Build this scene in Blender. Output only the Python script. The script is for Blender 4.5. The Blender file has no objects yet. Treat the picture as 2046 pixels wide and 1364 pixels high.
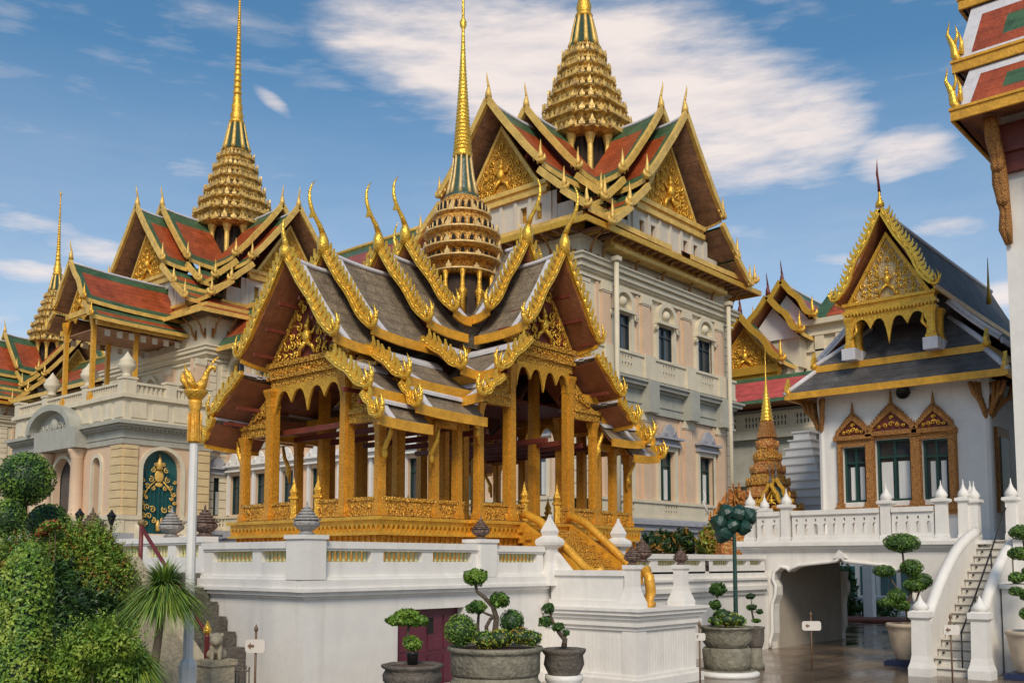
import bpy, bmesh, math, random
from mathutils import Vector, Matrix, noise as mnoise
R=math.radians; PI=math.pi
random.seed(7)
S=bpy.context.scene; COL=S.collection
# ---------------------------------------------------------------- camera, sky, sun, exposure
HEAD=41.1                                   # the axes of the place: X and Y run along the palace walls
cd=bpy.data.cameras.new('camera'); cam=bpy.data.objects.new('camera',cd); COL.objects.link(cam)
cam.location=(0,0,2.5); cam.rotation_euler=(R(95),0,R(HEAD-90))
cd.sensor_width=36; cd.lens=36*1960/2046; cd.shift_y=(950.52-682)/2046
cd.clip_start=.1; cd.clip_end=3000
S.camera=cam
SUN_EL=40; SUN_AZ=222                       # azimuth counter-clockwise from X: behind the viewer, to the left
W=bpy.data.worlds.new('World'); S.world=W; W.use_nodes=True
def world():
    nt=W.node_tree; N=nt.nodes; L=nt.links; N.clear()
    def nd(t,**k):
        n=N.new(t)
        for a,b in k.items(): setattr(n,a,b)
        return n
    def M(op,a,b=None,c=None,clamp=False):
        n=nd('ShaderNodeMath',operation=op,use_clamp=clamp)
        for i,v in enumerate((a,b,c)):
            if v is None: continue
            if isinstance(v,(int,float)): n.inputs[i].default_value=v
            else: L.new(v,n.inputs[i])
        return n.outputs[0]
    sky=nd('ShaderNodeTexSky',sky_type='NISHITA',sun_disc=False,sun_elevation=R(SUN_EL),sun_rotation=R(90-SUN_AZ),air_density=1.0,dust_density=.35,ozone_density=4.0)
    tc=nd('ShaderNodeTexCoord'); sp=nd('ShaderNodeSeparateXYZ'); L.new(tc.outputs['Generated'],sp.inputs[0])
    x,y,z=sp.outputs
    az=M('MULTIPLY',M('ARCTAN2',y,x),180/PI); el=M('MULTIPLY',M('ARCSINE',z),180/PI)
    a0=M('SUBTRACT',az,HEAD)
    def noise(sx,sy,sc,det,off):
        cb=nd('ShaderNodeCombineXYZ'); L.new(M('MULTIPLY',M('ADD',a0,M('MULTIPLY',el,.5)),sx),cb.inputs[0]); L.new(M('MULTIPLY',el,sy),cb.inputs[1]); cb.inputs[2].default_value=off
        n=nd('ShaderNodeTexNoise'); n.inputs['Scale'].default_value=sc; n.inputs['Detail'].default_value=det; n.inputs['Roughness'].default_value=.58
        L.new(cb.outputs[0],n.inputs['Vector']); return n.outputs['Fac']
    n1=noise(.055,.19,1.6,12,3.1); n2=noise(.085,.42,2.2,10,9.7)
    blobs=[(-5.5,26.6,19,5.8,13,1.5),(3,29,11,5,12,1.2),(-14,24.8,10,3.8,16,1.15),(-22.6,21.6,4.2,1.9,0,1.0),(-10.5,21.6,9,2.0,6,.62),(25.5,17.2,7.5,1.35,12,.95),(27.5,15.0,4,.9,0,.9),(14.1,25.1,1.7,.55,28,.95),
      (-25.2,17.6,4,.9,4,.85),(-18.8,16.6,3.4,.7,0,.8),(-26,13.6,5,1.6,0,.85),(19,21.3,3.5,.9,0,.5),(-13,18.6,7,.8,4,.5),(27,12.5,4,.8,0,.7),(-16,30,7,.9,22,.5),(20,29.5,8,1.2,10,.35),(6,16.5,5,1,0,.45),(28,19.8,6,.7,0,.4)]
    tot=None
    for (ba,be,A,B,t,s) in blobs:
        c,sn=math.cos(R(t)),math.sin(R(t))
        da=M('SUBTRACT',a0,ba); de=M('SUBTRACT',el,be)
        p=M('DIVIDE',M('ADD',M('MULTIPLY',da,c),M('MULTIPLY',de,sn)),A)
        q=M('DIVIDE',M('SUBTRACT',M('MULTIPLY',de,c),M('MULTIPLY',da,sn)),B)
        m=M('MULTIPLY',M('MAXIMUM',M('SUBTRACT',1,M('ADD',M('MULTIPLY',p,p),M('MULTIPLY',q,q))),0),s)
        tot=m if tot is None else M('MAXIMUM',tot,m)
    dens=M('ADD',tot,M('ADD',M('MULTIPLY',M('SUBTRACT',n1,.5),2.2),M('MULTIPLY',M('SUBTRACT',n2,.5),1.1)))
    mr=nd('ShaderNodeMapRange',interpolation_type='SMOOTHSTEP'); mr.inputs['From Min'].default_value=.18; mr.inputs['From Max'].default_value=1.35; L.new(dens,mr.inputs['Value'])
    fac=M('MULTIPLY',M('MULTIPLY',mr.outputs[0],M('MINIMUM',M('MULTIPLY',tot,3),1)),.9)
    veil=M('MULTIPLY',M('MULTIPLY',M('SUBTRACT',27,el),1/24,clamp=True),M('ADD',.22,M('MULTIPLY',n1,.5)),clamp=True)
    wisp=M('MULTIPLY',M('MULTIPLY',M('SUBTRACT',n2,.54),3.0,clamp=True),.34)
    fac=M('MAXIMUM',fac,M('MAXIMUM',veil,wisp))
    # cloud colour: brighter crests, lilac-grey bellies
    cr=nd('ShaderNodeMix',data_type='RGBA'); cr.inputs['A'].default_value=(CLD*.72,CLD*.68,CLD*.74,1); cr.inputs['B'].default_value=(CLD*1.14,CLD*1.0,CLD*.92,1)
    L.new(M('MULTIPLY',n2,1.7,clamp=True),cr.inputs['Factor'])
    hs=nd('ShaderNodeHueSaturation'); hs.inputs['Saturation'].default_value=1.12; hs.inputs['Value'].default_value=.78; hs.inputs['Hue'].default_value=.487; L.new(sky.outputs[0],hs.inputs['Color'])
    mx=nd('ShaderNodeMix',data_type='RGBA'); L.new(fac,mx.inputs['Factor']); L.new(hs.outputs[0],mx.inputs['A']); L.new(cr.outputs['Result'],mx.inputs['B'])
    bg=nd('ShaderNodeBackground'); bg.inputs['Strength'].default_value=.145; L.new(mx.outputs['Result'],bg.inputs['Color'])
    out=nd('ShaderNodeOutputWorld'); L.new(bg.outputs[0],out.inputs[0])
CLD=5.2
world()
sd=bpy.data.lights.new('sun','SUN'); sd.energy=2.4; sd.angle=R(18); sd.color=(1,.88,.70)
sun=bpy.data.objects.new('sun',sd); COL.objects.link(sun)
sv=Vector((math.cos(R(SUN_AZ))*math.cos(R(SUN_EL)),math.sin(R(SUN_AZ))*math.cos(R(SUN_EL)),math.sin(R(SUN_EL))))
sun.rotation_euler=sv.to_track_quat('Z','Y').to_euler(); sun.location=(-20,-20,40)
S.view_settings.view_transform='Standard'; S.view_settings.look='None'; S.view_settings.exposure=.2; S.view_settings.gamma=1
try: S.view_settings.use_curve_mapping=False
except Exception: pass
# ---------------------------------------------------------------- materials
def mat(name,col,rough=.6,var=.15,scale=3,bump=.0,bscale=20,metal=0,dirt=0,dcol=None,streak=0,rows=0,spec=.5,cells=0,ccol=None,coat=0,vec=(1,1,1)):
    m=bpy.data.materials.new(name); m.use_nodes=True; nt=m.node_tree; N=nt.nodes; L=nt.links
    b=N['Principled BSDF']; b.inputs['Roughness'].default_value=rough; b.inputs['Metallic'].default_value=metal
    b.inputs['Specular IOR Level'].default_value=spec
    if coat: b.inputs['Coat Weight'].default_value=coat; b.inputs['Coat Roughness'].default_value=.15
    tc=N.new('ShaderNodeTexCoord'); mp=N.new('ShaderNodeMapping'); L.new(tc.outputs['Object'],mp.inputs[0]); mp.inputs['Scale'].default_value=vec
    n=N.new('ShaderNodeTexNoise'); n.inputs['Scale'].default_value=scale; n.inputs['Detail'].default_value=6; n.inputs['Roughness'].default_value=.65; L.new(mp.outputs[0],n.inputs['Vector'])
    r=N.new('ShaderNodeValToRGB'); L.new(n.outputs['Fac'],r.inputs[0]); e=r.color_ramp.elements
    e[0].position=.28; e[1].position=.72
    e[0].color=(*[max(0,c*(1-var)) for c in col],1); e[1].color=(*[min(1,c*(1+var)) for c in col],1)
    cur=r.outputs[0]
    def mix(f,c):
        nonlocal cur
        k=N.new('ShaderNodeMix'); k.data_type='RGBA'; L.new(f,k.inputs['Factor']); L.new(cur,k.inputs['A']); k.inputs['B'].default_value=(*c,1); cur=k.outputs['Result']
    def ramp(src,a,bb,s=1):
        k=N.new('ShaderNodeMapRange'); k.inputs['From Min'].default_value=a; k.inputs['From Max'].default_value=bb; k.inputs['To Max'].default_value=s; L.new(src,k.inputs['Value']); return k.outputs[0]
    if dirt:
        d=N.new('ShaderNodeTexNoise'); d.inputs['Scale'].default_value=.9; d.inputs['Detail'].default_value=9; d.inputs['Roughness'].default_value=.7; L.new(tc.outputs['Object'],d.inputs['Vector'])
        mix(ramp(d.outputs['Fac'],.5,.72,dirt),dcol or tuple(c*.5 for c in col))
    if streak:
        m2=N.new('ShaderNodeMapping'); m2.inputs['Scale'].default_value=(2.6,2.6,.12); L.new(tc.outputs['Object'],m2.inputs[0])
        d=N.new('ShaderNodeTexNoise'); d.inputs['Scale'].default_value=1.6; d.inputs['Detail'].default_value=7; L.new(m2.outputs[0],d.inputs['Vector'])
        mix(ramp(d.outputs['Fac'],.52,.74,streak),dcol or tuple(c*.55 for c in col))
    hs=[]
    if cells:
        v=N.new('ShaderNodeTexVoronoi'); v.inputs['Scale'].default_value=cells; L.new(tc.outputs['Object'],v.inputs['Vector'])
        mix(ramp(v.outputs['Distance'],.42,.75,.85),ccol or tuple(c*.3 for c in col)); hs.append((v.outputs['Distance'],-.9))
    if rows:
        w=N.new('ShaderNodeTexWave'); w.bands_direction='Z'; w.wave_profile='SAW'; w.inputs['Scale'].default_value=rows; w.inputs['Distortion'].default_value=.25; w.inputs['Detail'].default_value=1; L.new(tc.outputs['Object'],w.inputs['Vector'])
        mix(ramp(w.outputs['Fac'],.72,1,.45),tuple(c*.45 for c in col)); hs.append((w.outputs['Fac'],.8))
        v=N.new('ShaderNodeTexVoronoi'); v.inputs['Scale'].default_value=rows*2.4; L.new(tc.outputs['Object'],v.inputs['Vector'])
        k=N.new('ShaderNodeMix'); k.data_type='RGBA'; k.blend_type='MULTIPLY'; k.inputs['Factor'].default_value=.35; L.new(cur,k.inputs['A']); L.new(v.outputs['Color'],k.inputs['B'])
        h=N.new('ShaderNodeHueSaturation'); h.inputs['Saturation'].default_value=1; h.inputs['Value'].default_value=1.2
        s=N.new('ShaderNodeRGBToBW'); L.new(v.outputs['Color'],s.inputs[0]); L.new(ramp(s.outputs[0],0,1),k.inputs['B']); L.new(k.outputs['Result'],h.inputs['Color']); cur=h.outputs[0]
    L.new(cur,b.inputs['Base Color'])
    if bump:
        bn=N.new('ShaderNodeTexNoise'); bn.inputs['Scale'].default_value=bscale; bn.inputs['Detail'].default_value=5; L.new(tc.outputs['Object'],bn.inputs['Vector'])
        h=bn.outputs['Fac']
        for (o,k) in hs:
            q=N.new('ShaderNodeMath'); q.operation='MULTIPLY_ADD'; L.new(o,q.inputs[0]); q.inputs[1].default_value=k; L.new(h,q.inputs[2]); h=q.outputs[0]
        bp=N.new('ShaderNodeBump'); bp.inputs['Strength'].default_value=bump; bp.inputs['Distance'].default_value=.05; L.new(h,bp.inputs['Height']); L.new(bp.outputs[0],b.inputs['Normal'])
        rr=ramp(bn.outputs['Fac'],.2,.8); q=N.new('ShaderNodeMath'); q.operation='MULTIPLY_ADD'; L.new(rr,q.inputs[0]); q.inputs[1].default_value=.2; q.inputs[2].default_value=max(.02,rough-.1); L.new(q.outputs[0],b.inputs['Roughness'])
    return m
G=dict(
 gold=mat('gold_leaf',(.86,.46,.055),.3,.22,6,.55,26,metal=.55,dirt=.35,dcol=(.34,.13,.02)),
 goldb=mat('bright_gold',(.95,.54,.07),.22,.18,8,.5,24,metal=.6,dirt=.22,dcol=(.50,.20,.02)),
 goldo=mat('amber_mosaic',(.74,.35,.03),.36,.2,10,.35,40,metal=.2,cells=42,ccol=(.42,.16,.015),dirt=.3,dcol=(.36,.13,.015)),
 goldd=mat('carved_gold',(.80,.43,.055),.32,.25,10,.8,24,metal=.4,cells=24,ccol=(.30,.11,.02)),
 goldw=mat('weathered_gold',(.60,.42,.14),.5,.35,3,.7,9,metal=.15,cells=5,ccol=(.16,.10,.05)),
 golds=mat('old_gold',(.80,.50,.12),.45,.28,2,.6,8,metal=.2,dirt=.45,dcol=(.36,.20,.05)),
 goldp=mat('painted_gold',(.74,.37,.035),.42,.25,4,.4,14,metal=.2,dirt=.4,dcol=(.36,.14,.02),streak=.25),
 maroon=mat('maroon_lacquer',(.16,.032,.018),.55,.25,4,.2,12),
 soffit=mat('soffit_wood',(.30,.11,.045),.6,.3,3,.3,9),
 brick=mat('soffit_brown',(.34,.18,.10),.65,.35,3,.5,9,rows=.7),
 tile=mat('grey_brown_tile',(.24,.185,.125),.5,.4,5,1.0,25,rows=1.25,spec=.4),
 silver=mat('white_ridge_trim',(.62,.60,.62),.5,.12,5,.2,15,dirt=.25),
 red=mat('red_orange_tile',(.36,.072,.022),.3,.3,.8,.7,9,rows=.9,spec=.6),
 green=mat('green_tile',(.06,.12,.055),.32,.3,1,.6,9,rows=.9,spec=.6),
 pink=mat('rose_tile',(.50,.09,.08),.4,.2,1.5,.5,9,rows=.8),
 slate=mat('slate_tile',(.10,.093,.09),.6,.4,1.2,.8,12,rows=1.3,spec=.22),
 white=mat('white_plaster',(.77,.735,.685),.62,.06,2.5,.1,9,dirt=.16,dcol=(.5,.46,.41),streak=.26),
 stucco=mat('pale_stucco',(.62,.55,.44),.65,.06,3,.12,10,dirt=.2,streak=.2),
 whiteb=mat('white_stone',(.74,.71,.67),.55,.05,4,.12,14,dirt=.1,dcol=(.52,.48,.45)),
 cream=mat('cream_plaster',(.66,.58,.43),.7,.1,1.2,.15,6,dirt=.22,dcol=(.42,.38,.30),streak=.28),
 blush=mat('blush_plaster',(.66,.47,.32),.7,.08,1.2,.1,6,dirt=.15,dcol=(.5,.38,.28),streak=.2),
 ochre=mat('ochre_stone',(.66,.50,.27),.7,.12,1.2,.15,6,dirt=.2,streak=.2),
 grey=mat('grey_stone',(.40,.39,.33),.7,.14,1,.25,6,dirt=.3,dcol=(.2,.2,.17),streak=.3),
 greyb=mat('blue_grey_stone',(.36,.36,.39),.65,.12,2,.2,8,dirt=.2),
 dark=mat('dark_shutter',(.018,.03,.035),.35,.3,2),
 glass=mat('window_glass',(.035,.045,.055),.08,.3,.6,spec=.8),
 teal=mat('teal_paint',(.012,.095,.10),.35,.25,2,.15,9,streak=.3),
 greenw=mat('green_window_paint',(.012,.05,.04),.4,.2,3),
 curtain=mat('white_curtain',(.62,.62,.60),.8,.15,5,vec=(6,6,.3)),
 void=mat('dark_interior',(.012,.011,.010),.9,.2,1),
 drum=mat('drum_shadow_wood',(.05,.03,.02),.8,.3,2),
 wood=mat('brown_gold_wood',(.42,.19,.04),.48,.3,9,.6,28,metal=.15,cells=30,ccol=(.20,.07,.02)),
 door=mat('maroon_door',(.115,.018,.035),.45,.3,3,.2,12,streak=.4),
 rail=mat('maroon_metal',(.17,.03,.03),.45,.2,5),
 stone=mat('mossy_stone',(.22,.20,.15),.8,.4,5,.8,14,dirt=.6,dcol=(.07,.08,.035),streak=.4),
 stoned=mat('dark_stone',(.13,.11,.09),.8,.4,6,.7,18,dirt=.4,dcol=(.05,.05,.03)),
 urn=mat('brown_stone',(.20,.13,.10),.7,.4,9,.6,26,cells=18,ccol=(.07,.04,.03)),
 urng=mat('grey_urn_stone',(.33,.31,.29),.75,.3,8,.6,22,dirt=.5),
 bark=mat('bark',(.10,.075,.05),.9,.4,12,.9,22),
 barkl=mat('pale_bark',(.17,.13,.085),.9,.35,10,.8,20),
 soil=mat('soil',(.10,.055,.035),.95,.4,12,.8,22),
 pot=mat('buff_clay',(.52,.42,.31),.6,.14,4,.2,14,dirt=.25,streak=.25),
 blue=mat('navy_tray',(.015,.025,.07),.4,.2,4),
 post=mat('white_post_paint',(.74,.71,.66),.45,.06,3,.05,10,streak=.15),
 bellg=mat('green_bell_mosaic',(.045,.085,.055),.4,.3,8,.3,14),
 lotus=mat('green_lotus_enamel',(.007,.045,.032),.4,.35,7,.4,14,coat=.3),
 black=mat('black_iron',(.012,.012,.012),.45,.2,5),
 sign=mat('cream_sign',(.66,.60,.53),.5,.08,4),
 signpost=mat('brown_metal',(.16,.09,.05),.5,.2,6),
 step=mat('cream_step',(.60,.56,.49),.7,.12,4,.2,12,dirt=.4,dcol=(.32,.28,.23)),
 sandstone=mat('beige_stone',(.42,.35,.24),.8,.25,6,.6,16,dirt=.4),
 ceram=mat('yellow_glazed_ceramic',(.56,.53,.25),.35,.15,8,.1,20),
 ornam=mat('orange_mosaic',(.45,.13,.03),.45,.5,12,.7,20,cells=14,ccol=(.6,.4,.1)),
 spireg=mat('gilt_mosaic_tile',(.74,.48,.13),.42,.35,3,.5,8,metal=.15,cells=3.2,ccol=(.34,.21,.07)),
 spireo=mat('copper_gold',(.70,.36,.06),.4,.3,8,.7,20,metal=.3,cells=18,ccol=(.26,.09,.02)),
 spirer=mat('shaded_recess_mosaic',(.30,.20,.08),.5,.4,3,.4,8,cells=3,ccol=(.10,.13,.09)),  # spire recess walls: shade between the ledges put into a darker colour
 ledge=mat('pale_gilt_ledge',(.74,.50,.20),.42,.2,8,.3,20,metal=.15),
 mosaic=mat('silver_gold_mosaic',(.55,.36,.11),.35,.5,14,.5,30,cells=20,ccol=(.66,.58,.42)),
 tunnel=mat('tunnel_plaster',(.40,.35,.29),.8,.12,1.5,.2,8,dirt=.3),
 redsoil=mat('red_kerb',(.22,.06,.035),.8,.3,4),
)
LEAF={}
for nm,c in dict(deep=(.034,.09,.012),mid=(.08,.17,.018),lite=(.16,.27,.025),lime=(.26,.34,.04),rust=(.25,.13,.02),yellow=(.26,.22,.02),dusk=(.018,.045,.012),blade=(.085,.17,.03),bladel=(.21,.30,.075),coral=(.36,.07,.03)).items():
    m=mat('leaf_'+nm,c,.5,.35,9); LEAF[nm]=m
# ---------------------------------------------------------------- mesh builder
class MB:
    def __init__(s): s.v=[]; s.f=[]; s.m=[]; s.sm=[]
    def add(s,vs,fs,mi=0,smooth=False):
        o=len(s.v); s.v+= [tuple(v) for v in vs]
        for f in fs: s.f.append(tuple(i+o for i in f)); s.m.append(mi); s.sm.append(smooth)
    def poly(s,pts,mi=0): s.add(pts,[tuple(range(len(pts)))],mi)
    def box(s,x0,x1,y0,y1,z0,z1,mi=0):
        s.add([(x,y,z) for z in (z0,z1) for y in (y0,y1) for x in (x0,x1)],[(0,2,3,1),(4,5,7,6),(0,1,5,4),(2,6,7,3),(0,4,6,2),(1,3,7,5)],mi)
    def fbox(s,P,s0,s1,z0,z1,d0,d1,mi=0):          # box in a wall frame P(s,z,d)
        s.add([P(a,z,d) for z in (z0,z1) for d in (d0,d1) for a in (s0,s1)],[(0,2,3,1),(4,5,7,6),(0,1,5,4),(2,6,7,3),(0,4,6,2),(1,3,7,5)],mi)
    def prism(s,pts,off,mi=0,smooth=False):
        n=len(pts); off=Vector(off); b=[Vector(p)+off for p in pts]
        s.add(list(pts)+b,[tuple(range(n-1,-1,-1)),tuple(range(n,2*n))]+[(i,(i+1)%n,n+(i+1)%n,n+i) for i in range(n)],mi,smooth)
    def rings(s,rings,mi=0,smooth=False,cap=True):
        n=len(rings[0]); vs=[p for r in rings for p in r]; fs=[]
        for k in range(len(rings)-1):
            for i in range(n): fs.append((k*n+i,k*n+(i+1)%n,(k+1)*n+(i+1)%n,(k+1)*n+i))
        if cap: fs.append(tuple(range(n-1,-1,-1))); fs.append(tuple((len(rings)-1)*n+i for i in range(n)))
        s.add(vs,fs,mi,smooth)
    def lathe(s,c,prof,n=16,mi=0,smooth=True,shape=None,rot=0):
        cx,cy,cz=c; rs=[]
        for (r,z) in prof:
            if shape: rs.append([(cx+r*a,cy+r*b,cz+z) for (a,b) in shape])
            else: rs.append([(cx+r*math.cos(2*PI*i/n+rot),cy+r*math.sin(2*PI*i/n+rot),cz+z) for i in range(n)])
        s.rings(rs,mi,smooth)
    def tube(s,pts,rad,n=8,mi=0,smooth=True,cap=True):
        pts=[Vector(p) for p in pts]; rs=[]
        if not isinstance(rad,(list,tuple)): rad=[rad]*len(pts)
        ref=None
        for i,p in enumerate(pts):
            t=(pts[min(i+1,len(pts)-1)]-pts[max(i-1,0)]).normalized()
            if ref is None: ref=Vector((0,0,1)) if abs(t.z)<.9 else Vector((1,0,0))
            a=t.cross(ref).normalized(); b=a.cross(t).normalized(); ref=b
            rs.append([p+(a*math.cos(2*PI*k/n)+b*math.sin(2*PI*k/n))*rad[i] for k in range(n)])
        s.rings(rs,mi,smooth,cap)
    def ell(s,c,r,mi=0,nu=12,nv=8,jit=0):
        cx,cy,cz=c; rs=[]
        for j in range(1,nv):
            th=PI*j/nv-PI/2
            rs.append([(cx+r[0]*math.cos(th)*math.cos(2*PI*i/nu)*(1+jit*random.uniform(-1,1)),cy+r[1]*math.cos(th)*math.sin(2*PI*i/nu)*(1+jit*random.uniform(-1,1)),cz+r[2]*math.sin(th)) for i in range(nu)])
        s.rings(rs,mi,True)
    def build(s,name,mats,parent=None,fix=True):
        me=bpy.data.meshes.new(name); org=Vector((0,0,0))
        p=parent
        while p is not None: org+=p.location; p=p.parent
        me.from_pydata([tuple(Vector(v)-org) for v in s.v],[],s.f)
        for m in (mats if isinstance(mats,(list,tuple)) else [mats]): me.materials.append(G[m] if isinstance(m,str) and m in G else (LEAF[m] if isinstance(m,str) else m))
        me.polygons.foreach_set('material_index',s.m); me.polygons.foreach_set('use_smooth',s.sm)
        if fix:
            bm=bmesh.new(); bm.from_mesh(me); bmesh.ops.recalc_face_normals(bm,faces=bm.faces); bm.to_mesh(me); bm.free()
        me.update(); o=bpy.data.objects.new(name,me); COL.objects.link(o); o.parent=parent
        return o
def tag(o,label,cat,group=None):
    o['label']=label; o['category']=cat
    if group: o['group']=group
    return o
def thing(name,label,cat,loc,group=None):
    o=bpy.data.objects.new(name,None); o.empty_display_size=.3; COL.objects.link(o); o.location=loc
    return tag(o,label,cat,group)
def struct(o): o['kind']='structure'; return o
def dup(root,loc,label,group=None,scale=None,rz=None,cat=None):
    def cp(o,p):
        c=o.copy(); COL.objects.link(c); c.parent=p
        for ch in o.children: cp(ch,c)
        return c
    r=cp(root,None); r.location=loc; r['label']=label
    if group: r['group']=group
    if cat: r['category']=cat
    if scale: r.scale=(scale,)*3
    if rz is not None: r.rotation_euler=(0,0,rz)
    return r
def frame(o,sx,sy,nx,ny):                     # wall frame: s along (sx,sy), outward (nx,ny)
    return lambda s,z,d=0:(o[0]+sx*s+nx*d,o[1]+sy*s+ny*d,z)
# ---------------------------------------------------------------- architecture builders
def wall_sheet(mb,P,s0,s1,z0,z1,ops,dep=.3,mi=0,ri=None):
    """a wall face with real openings (sa,sb,za,zb,arch) and reveals of depth dep"""
    if ri is None: ri=mi
    xs=sorted({s0,s1,*[o[0] for o in ops],*[o[1] for o in ops]}); zs=sorted({z0,z1,*[o[2] for o in ops],*[o[3] for o in ops]})
    for i in range(len(xs)-1):
        for j in range(len(zs)-1):
            a,b,c,d=xs[i],xs[i+1],zs[j],zs[j+1]
            if any(o[0]<=a+1e-6 and o[1]>=b-1e-6 and o[2]<=c+1e-6 and o[3]>=d-1e-6 for o in ops): continue
            mb.poly([P(a,c),P(b,c),P(b,d),P(a,d)],mi)
    for o in ops:
        sa,sb,za,zb=o[:4]; arch=len(o)>4 and o[4]
        if not arch:
            pts=[(sa,za),(sa,zb),(sb,zb),(sb,za)]
        else:
            n=14; c=(sa+sb)/2; r=(sb-sa)/2; h=min(arch,zb-za)
            arc=[(c-r*math.cos(PI*k/n),zb-h+h*math.sin(PI*k/n)) for k in range(n+1)]
            for k in range(n):
                (p,q),(u,w)=arc[k],arc[k+1]; mb.poly([P(p,q),P(u,w),P(u,zb),P(p,zb)],mi)
            pts=[(sa,za)]+arc+[(sb,za)]
        for k in range(len(pts)):
            (p,q),(u,w)=pts[k],pts[(k+1)%len(pts)]
            mb.poly([P(p,q),P(u,w),P(u,w,-dep),P(p,q,-dep)],ri)
def arch_outline(c,r,z0,zs,h,n=14):
    return [(c-r,z0)]+[(c-r*math.cos(PI*k/n),zs+h*math.sin(PI*k/n)) for k in range(n+1)]+[(c+r,z0)]
def window(root,P,c,w,z0,z1,arch=0,dep=.26,mull=1,bars=1,fm='greenw',pane='glass',frame_w=.07,curt=False):
    """window part: frame with panes as sub-part, set back in its opening"""
    f=MB(); r=w/2
    f.fbox(P,c-r,c-r+frame_w,z0,z1-arch*0,-dep,-dep+.09); f.fbox(P,c+r-frame_w,c+r,z0,z1,-dep,-dep+.09)
    f.fbox(P,c-r+frame_w,c+r-frame_w,z1-frame_w,z1,-dep,-dep+.088); f.fbox(P,c-r+frame_w,c+r-frame_w,z0,z0+frame_w,-dep,-dep+.088)
    for k in range(mull):
        x=c-r+(k+1)*w/(mull+1); f.fbox(P,x-frame_w/2,x+frame_w/2,z0+frame_w,z1-frame_w,-dep,-dep+.084)
    for k in range(bars):
        z=z0+(z1-z0)*(.72 if bars==1 else (k+1)/(bars+1)); f.fbox(P,c-r+frame_w,c+r-frame_w,z-frame_w/2,z+frame_w/2,-dep,-dep+.08)
    fo=f.build('window',fm,root)
    g=MB(); g.fbox(P,c-r-.02,c+r+.02,z0-.02,z1+.02,-dep-.06,-dep-.012); g.build('pane',pane,fo)
    if curt:
        k=MB()
        for (a,b) in curt: k.fbox(P,c+a,c+b,z0+frame_w,z0+(z1-z0)*.64,-dep-.010,-dep+.03)
        k.build('curtain','curtain',fo)
    return fo
def armf(cx,cy,dx,dy): return lambda s,t,z:(cx+dx*s-dy*t,cy+dy*s+dx*t,z)
def slope(lay,n=6,sag=.1):
    t0,z0,t1,z1=lay
    return [(t0+(t1-t0)*k/n, z0+(z1-z0)*k/n-sag*math.sin(PI*k/n)*(abs(z1-z0))*.35) for k in range(n+1)]
FLAME=[(-.62,.02),(-.2,-.36),(.3,-.33),(.62,.0),(.78,.5),(.62,1.15),(.54,.62),(.40,.42),(.34,.8),(.16,1.42),(.08,.72),(-.02,.42),(-.14,.72),(-.34,.95),(-.30,.5)]
HORN=[(-.62,.05),(-.2,-.36),(.3,-.33),(.62,.0),(.66,.4),(.74,.85),(.60,1.45),(.50,.9),(.36,.5),(.15,.4),(-.15,.42)]
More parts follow.
